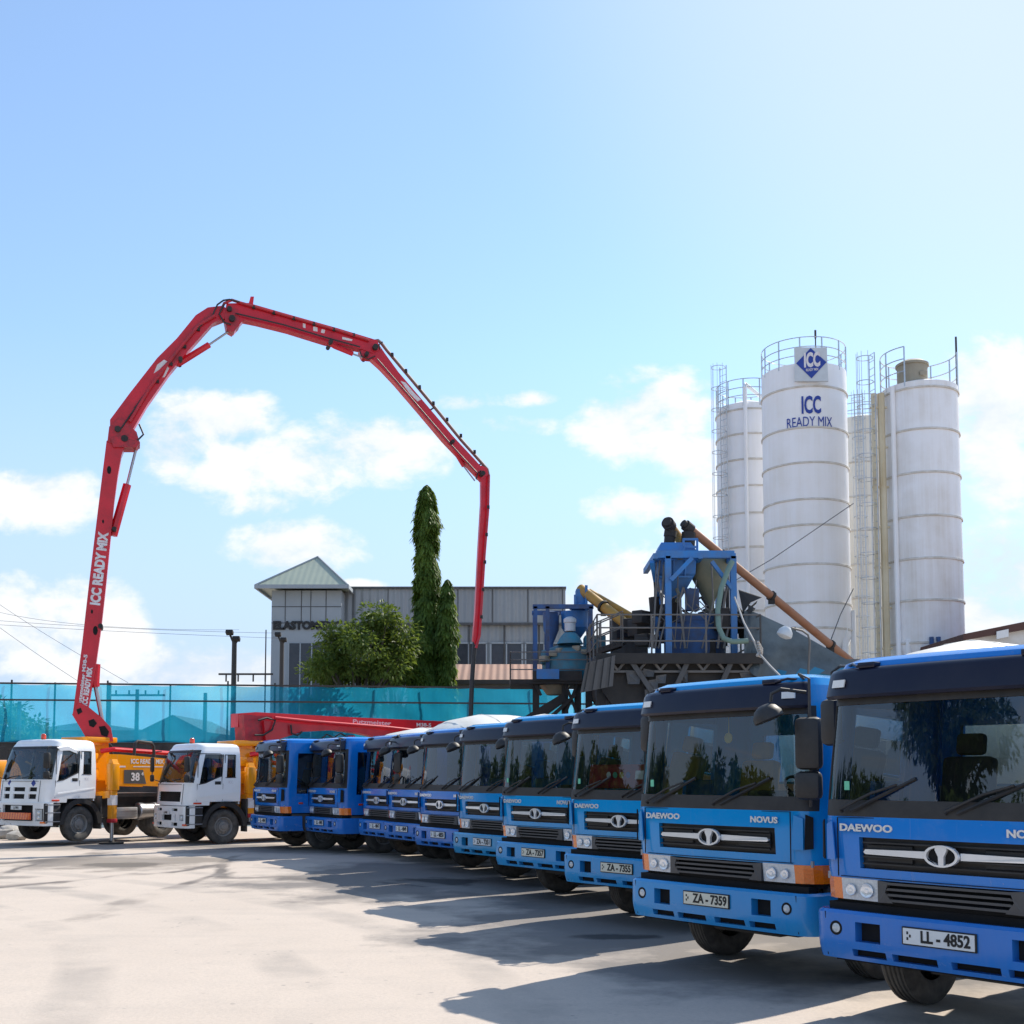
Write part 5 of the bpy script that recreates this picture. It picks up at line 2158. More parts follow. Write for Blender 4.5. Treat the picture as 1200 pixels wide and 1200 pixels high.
c = W(419, 800, 57)
broad_tree('broad_leaf_tree', 'rounded broad leaved tree in front of the grey tower wall', (c.x, c.y, 0), W(412, 708, 57).z, 2.35, 6.4, 72, 210, 'leafB', 4, .25, lean=1.0)
c = W(462, 800, 58.5)
broad_tree('shrubby_tree', 'low dark bushy tree between the rounded tree and the columnar one', (c.x, c.y, 0), W(460, 742, 58).z, 1.3, 4.6, 24, 170, 'leafA', 14, .25)
c = W(8, 850, 70)
broad_tree('yard_tree', 'dim round tree behind the net at the far left', (c.x, c.y, 0), W(8, 828, 70).z, 3.0, 3.6, 30, 110, 'leafC', 8, .4)
# the street side that the windscreens mirror
ref = [(-26, 4.2, 11.5, 3.6, 8.2), (-31, 11.0, 6.0, 2.4, 3.6), (-30, 16.0, 6.6, 2.2, 4.2), (-32, 23, 6.4, 2.2, 3.8), (-34, 31, 6.5, 2.4, 4), (-31, -6, 8, 3.6, 5.4)]
for k, (x, y, H, r, h) in enumerate(ref):
    broad_tree('street_tree', ['tall spreading tree mirrored in the windscreen of the largest truck front', 'small tree across the yard left of the trucks, mirrored in a windscreen', 'mid sized tree across the yard mirrored in the second truck windscreen',
                               'small tree across the yard mirrored in the third truck windscreen', 'tree across the yard nearest the pump trucks, outside the photo edge', 'tree across the yard farthest behind the viewpoint'][k],
               (x, y, 0), H, r, h, 60, 190, 'leafC', 30 + k, .36, 'trees mirrored in the windscreens', .3)
bm = BM()
rg = random.Random(77)
for k in range(28000):
    y = rg.uniform(-14, 34)
    z = rg.uniform(0, 4.5 + .4 * math.sin(y * 1.7) + .6 * math.sin(y * .6) + .3 * math.sin(y * 4.1))
    leaf(bm, Vector((-24 + rg.uniform(-1, 1), y, z)), rvec(rg), rg.uniform(.3, .5), .22, rvec(rg))
o = build('hedge', bm, 'leafC', None, 0, normals=False)
tag(o, 'long leafy hedge along the far side of the yard, mirrored in the windscreens', 'hedge')

# ------------------------------------------------------------------ silos


def silo(label, px, w_px, y, py_top, bands, mat, seed, rail=True, cone=None, foot=770):
    """bands: photo rows of the weld rings"""
    c = W(px, 650, y)
    c = Vector((ray(px, 620).x / ray(px, 620).y * y, y, 0))
    r = w_px / 2 / F * y
    zt = W(px, py_top, y - r).z
    zb = W(px, cone or 790, y - r).z
    t = thing('silo', label, 'silo', (c.x, c.y, 0), 0, 'white cement silos')
    bm = BM()
    lathe(bm, [(r * .3, zb - 3.2), (r, zb), (r, zt - .02), (r * .96, zt), (r * .25, zt + .45), (0, zt + .5)], None, 56)
    sh = build('shell', bm, mat, t, 30)
    for pyb in bands:
        z = W(px, pyb, y - r).z
        bm = BM()
        n = 56
        lathe(bm, [(r - .01, z - .06), (r + .055, z - .05), (r + .055, z + .025), (r - .01, z + .05)], None, n)
        build('weld_band', bm, 'seam', sh, 30)
    for k in range(4):
        a = PI / 4 + k * PI / 2
        bm = BM()
        tube(bm, [(r * .96 * math.cos(a), r * .96 * math.sin(a), 0), (r * .96 * math.cos(a), r * .96 * math.sin(a), zb + .3)], .14, 10)
        build('leg', bm, mat, t)
    if rail:
        bm = BM()
        for hz in (.35, .75, 1.2):
            tube(bm, [(r * .99 * math.cos(2 * PI * k / 48), r * .99 * math.sin(2 * PI * k / 48), zt + hz) for k in range(49)], .022, 5, False)
        for k in range(12):
            a = 2 * PI * k / 12 + .2
            tube(bm, [(r * .99 * math.cos(a), r * .99 * math.sin(a), zt - .2), (r * .99 * math.cos(a), r * .99 * math.sin(a), zt + 1.2)], .035, 5)
        build('guard_rail', bm, 'siloy' if False else 'alu', t)
    return t, c, r, zt, zb


def cage(t, ang, r, z0, z1, mat='alu', step=1.1):
    """caged ladder on the side of a silo at plan angle ang"""
    o = Vector((math.cos(ang), math.sin(ang), 0))
    s = Vector((-o.y, o.x, 0))
    bm = BM()
    for k in (-1, 1):
        tube(bm, [o * (r + .16) + s * .22 * k + Vector((0, 0, z0)), o * (r + .16) + s * .22 * k + Vector((0, 0, z1))], .025, 5)
    z = z0
    while z < z1:
        tube(bm, [o * (r + .16) - s * .22 + Vector((0, 0, z)), o * (r + .16) + s * .22 + Vector((0, 0, z))], .014, 4)
        z += .33
    ld = build('ladder', bm, mat, t)
    bm = BM()
    z = z0 + 2.2
    while z <= z1 + .05:
        tube(bm, [o * (r + .16 + .36 - .36 * math.cos(a)) + s * .36 * math.sin(a) + Vector((0, 0, z)) for a in [PI * 2 * k / 16 for k in range(17)]], .018, 4, False)
        z += step
    for a in (PI * .55, PI * .8, PI, PI * 1.2, PI * 1.45):
        q = o * (r + .16 + .36 - .36 * math.cos(a)) + s * .36 * math.sin(a)
        tube(bm, [q + Vector((0, 0, z0 + 2.2)), q + Vector((0, 0, z1))], .013, 4)
    build('ladder_cage', bm, mat, ld)


SY = 55
s1, c1, r1, z1t, z1b = silo('white silo with the blue diamond sign and blue lettering on it', 945, 99, SY, 424, [452, 500, 541, 584, 614, 660, 705, 735], 'silo', 1, True, 742)
bmx = BM()
# small sign board on the top of the front silo
dirc = (Vector((0, 0, 0)) - Vector((c1.x, c1.y, 0))).normalized()
tang = Vector((-dirc.y, dirc.x, 0))                   # to the right as seen from the yard


def sgn(px, py):                                      # on the vertical board plane just proud of the shell
    d = ray(px, py)
    o = Vector((0, 0, EYE))
    P0 = Vector((c1.x, c1.y, 0)) + dirc * (r1 + .22)
    k = dirc.dot(P0 - o) / dirc.dot(d)
    return o + d * k - Vector((c1.x, c1.y, 0))


prism(bmx, [sgn(931.5, 446.5), sgn(970.5, 446.5), sgn(969, 407), sgn(930.5, 407)], -dirc * .14)
sb = build('sign_board', bmx, 'board', s1, 0)
bm = BM()
prism(bm, [sgn(951, 443.5) + dirc * .004, sgn(968.5, 424.5) + dirc * .004, sgn(950, 408) + dirc * .004, sgn(933, 426) + dirc * .004], dirc * .02)
build('diamond', bm, 'bink', sb, 0)


def sign_text(name, s, p, q, h, mat, parent, off, bold=.02, bend=None):
    a, b = sgn(*p) + dirc * off, sgn(*q) + dirc * off
    X = (b - a).normalized()
    X.z = 0
    X.normalize()
    me = text_mesh(s, 1, .004, bold, 1)
    xs = max(v.co.x for v in me.vertices) - min(v.co.x for v in me.vertices)
    kh = (sgn(p[0], p[1]) - sgn(p[0], p[1] + h)).length / .72
    m = Matrix((X * (b - a).length / xs, Vector((0, 0, kh)), dirc)).transposed().to_4x4()
    m.translation = (a + b) / 2
    return text(name, s, 1, mat, parent, m, .004, bold, 1, bend)


sign_text('sign_lettering', 'ICC', (942, 422.5), (961, 422.5), 16, 'wink', sb, .03, .05)
sign_text('sign_lettering', 'READY MIX', (944.5, 433.5), (959, 433.5), 3, 'wink', sb, .03)


def wrap(v):
    t_ = v.dot(tang)
    a = t_ / r1 * .96
    depth = v.dot(dirc) - (r1 + .22)
    return (dirc * math.cos(a) + tang * math.sin(a)) * (r1 + .03 + depth) + Vector((0, 0, v.z))


sign_text('silo_lettering', 'ICC', (939, 473.5), (963, 473.5), 20, 'bink', s1, 0, .03, wrap)
sign_text('silo_lettering', 'READY MIX', (920.5, 492.8), (978.5, 492.8), 12, 'bink', s1, 0, 0, wrap)
bm = BM()
tube(bm, [(.5, -.4, z1t + .3), (.5, -.4, z1t + 1.7)], .03, 6)
tube(bm, [(.5, -.4, z1t + 1.7), (.5, -.4, z1t + 2.1)], .05, 6)
build('antenna', bm, 'pole', s1)
bm = BM()
tube(bm, [tang * r1 * 1.02 + dirc * .3 + Vector((0, 0, 1)), tang * r1 * 1.02 + dirc * .3 + Vector((0, 0, z1b + 1.2))], .12, 8)
build('fill_pipe', bm, 'silo', s1)

s2, c2, r2, z2t, z2b = silo('white silo behind the sign silo at its left, caged ladder on its left side', 878, 74, 60, 470, [478, 507, 537, 568, 600, 640, 680, 715], 'silo', 2, True, 745)
cage(s2, R(216), r2, 3, z2t + 2.0)
bm = BM()
a_ = R(255)
tube(bm, [(r2 * 1.08 * math.cos(a_), r2 * 1.08 * math.sin(a_), 2), (r2 * 1.08 * math.cos(a_), r2 * 1.08 * math.sin(a_), z2t + .7), (r2 * .8 * math.cos(a_), r2 * .8 * math.sin(a_), z2t + 1.0), (r2 * .5, -r2 * .2, z2t + .5)], .1, 8)
build('fill_pipe', bm, 'silo', s2)
s3, c3, r3, z3t, z3b = silo('pale silo set back between the sign silo and the beige capped one', 1012, 78, 66, 486, [505, 540, 580, 620, 660, 700], 'siloc', 3, True, 750)
cage(s3, R(-110), r3, 3, z3t + 1.2, 'alu')
s4, c4, r4, z4t, z4b = silo('white silo with a beige filter box on its top and yellowed left side', 1081, 88, 52, 444, [452, 501, 552, 603, 653, 702, 752], 'silo2', 4, False, 756)
bm = BM()
for hz in (.5, 1.05, 1.6):
    tube(bm, [(r4 * .99 * math.cos(R(-20) + R(250) * k / 40), r4 * .99 * math.sin(R(-20) + R(250) * k / 40), z4t + hz) for k in range(41)], .025, 5, False)
for k in range(8):
    a = R(-20) + R(250) * k / 7
    tube(bm, [(r4 * .99 * math.cos(a), r4 * .99 * math.sin(a), z4t - .2), (r4 * .99 * math.cos(a), r4 * .99 * math.sin(a), z4t + 1.6)], .035, 5)
build('guard_rail', bm, 'alu', s4)
bm = BM()
lathe(bm, [(.66, z4t - .1), (.66, z4t + .92), (.72, z4t + .92), (.72, z4t + 1.02), (.5, z4t + 1.16), (0, z4t + 1.2)], Matrix.Translation((-.45, -.5, 0)), 26)
box(bm, (-.2, -1.16, z4t + .42), (.3, .14, .16))
build('filter_box', bm, 'beige', s4)
bm = BM()
tube(bm, [(r4 * .98, -.3, z4t - .3), (r4 * .98, -.3, z4t + 2.4)], .045, 6)
build('antenna', bm, 'pole', s4)
tl_ = Vector((-r4 - .24, -.55, 0))
bm = BM()
for dx, w_ in ((0, .16), (-.32, .12)):
    tube(bm, [tl_ + Vector((dx, 0, 2)), tl_ + Vector((dx, 0, z4t - .3))], w_, 10)
z = 4
while z < z4t:
    box(bm, tl_ + Vector((-.1, 0, z)), (.7, .12, .08))
    z += 1.8
build('riser_pipe', bm, 'siloy', s4)
bm = BM()
tube(bm, [(-r4 * .90, -r4 * .55, 2), (-r4 * .90, -r4 * .55, z4t - .1)], .11, 8)
build('fill_pipe', bm, 'silo', s4)
cage(s4, R(195), r4 + .55, 3, z4t + 1.5, 'alu')
bm = BM()
tube(bm, [(-r4 * .2, -r4 * 1.02, z4b - .4), (-r4 * .2, -r4 * 1.02, z4b + .35)], .1, 8)
tube(bm, [(-r4 * .02, -r4 * 1.02, z4b - .4), (-r4 * .02, -r4 * 1.02, z4b + .35)], .1, 8)
box(bm, (-r4 * .11, -r4 * 1.05, z4b - .1), (.8, .1, .12))
build('vent_pipes', bm, 'dblue', s4)

# ------------------------------------------------------------------ batching plants
PY0 = 40.0


def pw(px, py, y=PY0):
    return W(px, py, y)


def put(parts, name):
    return parts.setdefault(name, BM())


def railing(bm, pts, levels, r=.028, posts=None):
    """pts: the deck edge line as world points"""
    for lv in levels:
        tube(bm, [p + Vector((0, 0, lv)) for p in pts], r, 5)
    for a, b in zip(pts, pts[1:]):
        n = max(1, int((b - a).length / 1.5))
        for k in range(n + 1):
            c = a.lerp(b, k / n)
            tube(bm, [c, c + Vector((0, 0, levels[-1]))], r * 1.15, 5)


mp = thing('batching_plant', 'large grimy concrete batching plant with two hoppers in a blue frame on top', 'plant', (0, 0, 0))
zd = pw(800, 766, 38).z
x0, x1 = pw(700, 766, 38).x, pw(892, 766, 38).x
bm = BM()
box(bm, ((x0 + x1) / 2, 40.6, zd - .12), (x1 - x0, 5.2, .24))
box(bm, ((x0 + x1) / 2, 37.96, zd - .16), (x1 - x0 + .1, .12, .34))
build('deck', bm, 'grime', mp, 0)
bm = BM()
D = Vector((0, 0, 0))
railing(bm, [Vector((x0, 43, zd)), Vector((x0, 38.05, zd)), Vector((x1, 38.05, zd)), Vector((x1, 43, zd))], [.42, .85, 1.28])
build('guard_rail', bm, 'rail', mp)
bm = BM()
zi = Vector((0, 5.0, 0))
prism(bm, [pw(702, 772, 38.3), pw(892, 772, 38.3), pw(886, 795, 38.3), pw(862, 850, 38.3), pw(735, 850, 38.3), pw(706, 810, 38.3)], zi)
build('under_hopper', bm, 'grime', mp, 0)
for (a, b) in (((737, 771), (778, 832)), ((806, 775), (786, 818)), ((858, 772), (838, 820))):
    bm = BM()
    beam(bm, pw(*a, 38.1), pw(*b, 38.1), .16, .16)
    build('brace', bm, 'sheet', mp, 0)
for px, y in ((704, 38.6), (704, 42.6), (886, 38.6), (886, 42.6), (795, 42.6)):
    c = pw(px, 800, y)
    bm = BM()
    box(bm, (c.x, y, zd / 2), (.3, .3, zd - .3))
    build('leg', bm, 'grime', mp, 0)
bm = BM()
q = [pw(687, 777, 37.2), pw(721, 768, 37.6), pw(718, 804, 37.6), pw(680, 812, 37.2)]
for k in range(8):
    a, b = q[0].lerp(q[1], k / 8), q[0].lerp(q[1], (k + 1) / 8)
    c_, d_ = q[3].lerp(q[2], (k + 1) / 8), q[3].lerp(q[2], k / 8)
    o = Vector((0, -.05 * (k % 2), 0))
    prism(bm, [a + o, b + o, c_ + o, d_ + o], (0, .03, 0))
build('loose_sheet', bm, 'sheet', mp, 0)
# blue frame
bm = BM()
zf0, zf1 = zd, pw(800, 652, 38.8).z
xa, xb = pw(783, 700, 38.8).x, pw(859.5, 700, 38.8).x
for x in (xa, xb):
    for y in (38.8, 41.6):
        box(bm, (x, y, (zf0 + zf1) / 2), (.2, .2, zf1 - zf0))
for y in (38.8, 41.6):
    box(bm, ((pw(758, 0, y).x + xb) / 2 + .1, y, zf1 + .06), (xb - pw(762, 0, y).x, .18, .24))
for x in (pw(762, 0, 38.8).x, xa + .0, (xa + xb) / 2, xb):
    box(bm, (x, 40.2, zf1 + .0), (.16, 3.0, .18))
beam(bm, pw(786, 680, 38.7), pw(811, 654, 38.7), .14, .14)
beam(bm, pw(834, 658, 38.7), pw(858, 690, 38.7), .12, .12)
beam(bm, pw(764, 658, 38.8), pw(772, 700, 40.0), .14, .14)
for px in (801, 817):
    beam(bm, pw(px, 651, 39.2), pw(px, 632, 39.2), .07, .07)
for py in (632, 641):
    beam(bm, pw(800, py, 39.2), pw(818, py, 39.2), .07, .07)
build('frame', bm, 'pblue', mp, 0)
# square hopper
bm = BM()


def ring4(x, y, w, d, z):
    return [Vector((x - w / 2, y - d / 2, z)), Vector((x + w / 2, y - d / 2, z)), Vector((x + w / 2, y + d / 2, z)), Vector((x - w / 2, y + d / 2, z))]


def loft4(bm, rings):
    rs = [[bm.verts.new(v) for v in r] for r in rings]
    for a, b in zip(rs, rs[1:]):
        for k in range(4):
            bm.faces.new((a[k], a[(k + 1) % 4], b[(k + 1) % 4], b[k]))
    bm.faces.new(rs[0])
    bm.faces.new(rs[-1])


cx = pw(790, 660, 40).x
zz = lambda py: pw(790, py, 40).z
loft4(bm, [ring4(cx, 40, .42, .42, zz(712)), ring4(cx, 40, .42, .42, zz(702)), ring4(cx, 40, 1.25, 1.3, zz(676)), ring4(cx, 40, 1.32, 1.5, zz(655)), ring4(cx, 40, 1.36, 1.6, zz(652)), ring4(cx, 40, 1.0, 1.0, zz(639))])
hp = build('square_hopper', bm, 'pblue', mp, 0)
bm = BM()
box(bm, (pw(798, 657, 39).x, 39.15, zz(657)), (.25, .1, .25), bev=.06)
tube(bm, [pw(793, 690, 39.3), pw(796, 698, 39.2), pw(793, 705, 39.4)], .06, 6)
build('vibrator', bm, 'olive', hp)
cx2 = pw(831, 660, 40).x
bm = BM()
lathe(bm, [(.16, zz(726)), (.16, zz(706)), (.62, zz(676)), (.66, zz(656)), (.5, zz(650)), (0, zz(648))], Matrix.Translation((cx2, 40, 0)), 28)
build('cone_hopper', bm, 'olive', mp, 30)
bm = BM()
lathe(bm, [(1.0, zd), (1.05, zd + .2), (1.05, zd + 1.1), (.95, zd + 1.25), (0, zd + 1.3)], Matrix.Translation((pw(815, 740, 40).x, 40.2, 0)), 32)
box(bm, (pw(815, 740, 40).x, 39.7, zd + 1.35), (1.4, .8, .3), bev=.05)
build('pan_mixer', bm, 'dblue', mp, 30)
bm = BM()
rg = random.Random(5)
for k in range(26):                                   # motors, gate valves, ducts and boxes between hoppers and mixer
    px, py = rg.uniform(728, 880), rg.uniform(722, 760)
    s = (rg.uniform(.2, .7), rg.uniform(.2, .6), rg.uniform(.2, .8))
    box(bm, pw(px, py, rg.uniform(39, 42.3)), s, Matrix.Rotation(rg.uniform(0, 1.5), 3, 'Z'), .03)
for a, b, r_ in (((783, 709), (783, 720), .32), ((791, 702), (792, 730), .22), ((829, 722), (829, 745), .2), ((766, 700), (768, 722), .18), ((808, 690), (811, 712), .12), ((773, 718), (785, 735), .14), ((846, 668), (848, 735), .07), ((852, 668), (853, 740), .06)):
    tube(bm, [pw(*a, 39.8), pw(*b, 39.8)], r_, 10)
for a, b, c_ in (((812, 705), (822, 700), (830, 712)), ((765, 655), (768, 690), (768, 722)), ((800, 715), (815, 725), (830, 718)), ((808, 690), (818, 695), (812, 712))):
    tube(bm, [pw(*a, 39.6), pw(*b, 39.4), pw(*c_, 39.6)], .05, 6)
build('machinery', bm, 'grime', mp, 30)
bm = BM()
box(bm, pw(811, 703, 39.4), (.45, .3, .75), bev=.03)
build('control_box', bm, 'dblue', mp)
bm = BM()
tube(bm, [pw(858, 658, 38.5), pw(853, 668, 38.4), pw(845, 690, 38.3), pw(841, 715, 38.2), pw(842, 735, 38.1), pw(848, 748, 37.9), pw(858, 752, 37.9), pw(876, 751, 38)], .09, 10)
build('air_hose', bm, 'hose', mp, 60)
bm = BM()
rg = random.Random(9)
for k in range(9):                                    # crumpled black sheets
    c = pw(rg.uniform(862, 880), rg.uniform(703, 740), rg.uniform(38.6, 40))
    pts = [c + Vector((rg.uniform(-.45, .45), rg.uniform(-.3, .3), rg.uniform(-.5, .5))) for _ in range(5)]
    prism(bm, pts[:4], (.02, .03, .02))
build('crumpled_sheet', bm, 'grime', mp, 0)
bm = BM()
for px, py, dz in ((784.5, 640, 0),):
    tube(bm, [pw(784, 641, 40), pw(785, 628, 40)], .19, 12)
    tube(bm, [pw(785, 629, 40), pw(786, 622, 40)], .22, 12)
tube(bm, [pw(806, 641, 40), pw(807, 624, 40)], .24, 12)
for px, py in ((792, 638), (800, 640), (826, 648)):
    tube(bm, [pw(px, py + 6, 40), pw(px, py, 40)], .22, 12)
build('inlet_neck', bm, 'grime', mp, 30)


bm = BM()                                             # cable runs, small pipes and drooping wires round the tower
rg = random.Random(31)
for k in range(14):
    x = rg.uniform(768, 858)
    tube(bm, [pw(x, rg.uniform(655, 690), 39.0), pw(x + rg.uniform(-8, 8), rg.uniform(700, 720), 38.9), pw(x + rg.uniform(-12, 12), 760, 38.8)], rg.choice([.02, .03, .045]), 5)
for k in range(7):
    x = rg.uniform(760, 830)
    y = rg.uniform(690, 720)
    tube(bm, [pw(x, y, 39.0), pw(x + 12, y + 12, 38.9), pw(x + 26, y + 4, 39.0)], .022, 5)
build('cable_runs', bm, 'rail', mp)
bm = BM()
for px in (776, 790, 804):                            # stiffening ribs of the hopper
    beam(bm, pw(px, 653, 39.2), pw(790 + (px - 790) * .9, 676, 39.3), .06, .05)
for py in (656, 676):
    beam(bm, pw(769, py, 39.22), pw(811, py, 39.22), .06, .05)
build('hopper_ribs', bm, 'pblue', hp, 0)
bm = BM()                                             # truss and hanging scraps under the deck
for k in range(7):
    a = 712 + k * 25
    beam(bm, pw(a, 771, 38.0), pw(a + 12, 786, 38.15), .07)
    beam(bm, pw(a + 24, 771, 38.0), pw(a + 12, 786, 38.15), .07)
beam(bm, pw(712, 787, 38.15), pw(880, 787, 38.15), .07)
build('deck_truss', bm, 'rail', mp, 0)
for k in range(12):
    bm = BM()
    px, py = rg.uniform(715, 880), rg.uniform(780, 812)
    w, h = rg.uniform(6, 18), rg.uniform(5, 16)
    prism(bm, [pw(px, py, 38.05), pw(px + w, py + rg.uniform(-3, 3), 38.1), pw(px + w * .9, py + h, 38.0), pw(px + rg.uniform(-2, 3), py + h, 38.1)], (0, .03, 0))
    build('hanging_sheet', bm, 'sheet', mp, 0)


def screw(name, label, a, b, r, mat, flanges=(), cap=True, grp='screw conveyor tubes feeding the plants'):
    a, b = Vector(a), Vector(b)
    t = thing(name, label, 'conveyor', (0, 0, 0), 0, grp)
    bm = BM()
    tube(bm, [a, b], r, 18)
    build('tube', bm, mat, t, 40)
    d = (b - a).normalized()
    for f in flanges:
        bm = BM()
        c = a.lerp(b, f)
        tube(bm, [c - d * .05, c + d * .05], r * 1.3, 18)
        box(bm, c + Vector((0, 0, -r * 1.25)), (.2, .2, .2))
        build('flange', bm, 'grime', t, 40)
    if cap:
        bm = BM()
        tube(bm, [a - d * .3, a], r * 1.3, 18)
        tube(bm, [a - d * .42, a - d * .3], r * .9, 18)
        build('drive_cap', bm, 'grime', t, 40)
    return t


screw('screw_conveyor', 'long rust brown screw conveyor tube sloping down from the blue frame towards the silos', pw(810, 621, 40), pw(1004, 781, 44.5), .15, 'rust', (.17, .46, .83))
screw('screw_conveyor', 'short ochre screw conveyor tube with a black cap on top of the square hopper', pw(785.5, 617, 40), pw(803, 641, 41.5), .17, 'ochre', ())
screw('screw_conveyor', 'ochre screw conveyor tube between the two plants, the lower of the two', pw(680, 690, 44), pw(742, 738, 42), .19, 'ochre', (.45,), False)
screw('screw_conveyor', 'ochre screw conveyor tube between the two plants, the upper of the two', pw(690, 694, 45), pw(752, 730, 44), .15, 'ochre', (), False)

# tarpaulin covered conveyor right of the plant
tcv = thing('covered_conveyor', 'inclined belt conveyor under grey blue tarpaulin, right of the batching plant', 'conveyor', (0, 0, 0))
bm = BM()
top = [(872, 716), (884, 717), (930, 738), (996, 775), (1010, 784)]
bot = [(1010, 800), (950, 800), (905, 800), (880, 790), (872, 768)]
n = 18


def poly_at(lst, u):
    u *= len(lst) - 1
    k = min(int(u), len(lst) - 2)
    return (lst[k][0] + (lst[k + 1][0] - lst[k][0]) * (u - k), lst[k][1] + (lst[k + 1][1] - lst[k][1]) * (u - k))


bt = bot[::-1]
G = []
rg = random.Random(21)
for i in range(n + 1):
    a, b = poly_at(top, i / n), poly_at(bt, i / n)
    colv = []
    for j in range(9):
        v = j / 8
        y = 38.6 + .16 * math.sin(i * 1.1 + j * .7) * (v * 1.2) + rg.uniform(-.05, .05) - .5 * v
        colv.append(bm.verts.new(pw(a[0] + (b[0] - a[0]) * v, a[1] + (b[1] - a[1]) * v, y)))
    back = []
    for j in range(3):
        a2 = pw(a[0], a[1], 38.6)
        back.append(bm.verts.new(a2 + Vector((0, .6 + .7 * j, -.06 * j * j))))
    G.append(colv[::-1] + back)
for i in range(n):
    for j in range(len(G[0]) - 1):
        f = bm.faces.new((G[i][j], G[i + 1][j], G[i + 1][j + 1], G[i][j + 1]))
        f.material_index = 1 if j < (i - 8) * .75 + .8 * math.sin(i * 2.3) else 0
build('tarpaulin', bm, ['tarp', 'tarpblue'], tcv, 30, normals=False)
bm = BM()
beam(bm, pw(872, 720, 39.2), pw(1010, 790, 39.2), .12, .2)
for px in (884, 930, 980):
    a = pw(px, poly_at(top, (px - 872) / 140)[1] + 4, 39.4)
    beam(bm, (a.x, 39.4, 0), a, .12, .12)
build('conveyor_frame', bm, 'grime', tcv, 0)
bm = BM()
box(bm, pw(930, 815, 39), (4.4, .3, 2.4))
o = build('retaining_wall', bm, 'concrete', None, 0)
tag(o, 'grey concrete wall at the foot of the tarpaulin conveyor', 'wall')
o.location.z = 0
bm = BM()
tube(bm, [pw(947, 792, 37.2), pw(949, 752, 37.2), pw(947, 744, 37.2), pw(940, 739, 37.2), pw(928, 736, 37.2)], .035, 6)
c = pw(947, 792, 37.2)
tube(bm, [(c.x, c.y, 0), c], .05, 6)
yl = build('yard_lamp', bm, 'rail')
tag(yl, 'dome shaped white yard lamp on a bent pipe before the tarpaulin conveyor', 'lamp')
bm = BM()
T = Matrix.Translation(pw(920, 742, 37.2)) @ Matrix.Rotation(R(22), 4, 'Y')
lathe(bm, [(0, .22), (.12, .2), (.22, .08), (.25, -.04), (.24, -.10)], T, 20)
lathe(bm, [(.24, -.10), (.12, -.16), (0, -.17)], T, 20)
build('lamp_shade', bm, 'board', yl, 40)
bm = BM()
tube(bm, [pw(861, 700, 38), pw(872, 730, 37), pw(884, 752, 36), pw(889, 765, 36), pw(902, 780, 35.5), pw(914, 792, 35)], .035, 6)
for k in range(6):
    tube(bm, [pw(888 + k * .6, 752 + k * 3, 35.9), pw(893, 760 + k * 2, 36.1), pw(887, 768, 35.9)], .04, 5)
o = build('hanging_rope', bm, 'rope', None)
tag(o, 'pale tangled rope hanging from the plant deck to the truck roofs', 'rope')
for k, (a, m, b, lab) in enumerate((((838, 694), (905, 655), (1000, 590), 'guy cable sloping across the sign silo, the upper one'), ((968, 765), (985, 720), (1000, 690), 'guy cable at the foot of the sign silo'))):
    bm = BM()
    tube(bm, [pw(*a, 44), pw(*m, 46), pw(*b, 48)], .02, 4)
    o = build('guy_cable', bm, 'wire')
    tag(o, lab, 'cable', 'guy cables of the plant')

# smaller plant on the left
sp = thing('small_batching_plant', 'smaller blue batching plant with a teal pan mixer, left of the big one', 'plant', (0, 0, 0))
Y2 = 44.0


def sw(px, py, y=Y2):
    return W(px, py, y)


z0 = sw(640, 796, 42.8).z
xa, xb = sw(598, 796, 42.8).x, sw(692, 796, 42.8).x
bm = BM()
box(bm, ((xa + xb) / 2, 44.2, z0 - .08), (xb - xa, 2.8, .16))
box(bm, ((sw(624, 796, 42.8).x + sw(682, 796, 42.8).x) / 2, 42.76, z0 + .12), (1.8, .05, .36))
build('deck', bm, 'grime', sp, 0)
bm = BM()
railing(bm, [Vector((xa, 45.4, z0)), Vector((xa, 42.85, z0)), Vector((xb, 42.85, z0)), sw(696, 775, 42.4)], [.36, .72, 1.0], .024)
build('guard_rail', bm, 'rail', sp)
bm = BM()
zt_, xl, xr = sw(640, 714).z, sw(627, 740).x, sw(691, 740).x
for x in (xl, sw(641, 740).x, xr):
    for y in (43.3, 45.0):
        box(bm, (x, y, (z0 + zt_) / 2), (.14, .14, zt_ - z0))
for y in (43.3, 45.0):
    box(bm, ((xl + xr) / 2, y, zt_), (xr - xl + .2, .14, .16))
build('frame', bm, 'dblue', sp, 0)
bm = BM()
lathe(bm, [(.08, sw(0, 760).z), (.08, sw(0, 754).z), (.29, sw(0, 738).z), (.31, sw(0, 717).z), (0, sw(0, 715).z)], Matrix.Translation((sw(646, 740).x, 44.2, 0)), 24)
build('cone_hopper', bm, 'dblue', sp, 30)
bm = BM()
lathe(bm, [(.1, sw(0, 758).z), (.1, sw(0, 752).z), (.50, sw(0, 735).z), (.52, sw(0, 716).z), (0, sw(0, 714).z)], Matrix.Translation((sw(674, 740).x, 44.3, 0)), 26)
build('cone_hopper', bm, 'pblue', sp, 30)
bm = BM()
cx = sw(681, 700, 44)
box(bm, (cx.x, 44, (sw(0, 691).z + sw(0, 712).z) / 2), (.42, .5, sw(0, 691).z - sw(0, 712).z), bev=.04)
lathe(bm, [(.45, sw(0, 714).z), (.2, sw(0, 706).z)], Matrix.Translation((cx.x, 44, 0)), 16)
beam(bm, sw(674, 712, 43.6), sw(674, 697, 43.6), .09)
beam(bm, sw(687, 716, 43.6), sw(687, 686, 43.6), .1)
beam(bm, sw(656, 711, 43.6), sw(690, 709, 43.6), .07)
build('intake_head', bm, 'pblue', sp, 30)
bm = BM()
T = Matrix.Translation((sw(667, 740).x, 43.4, 0))
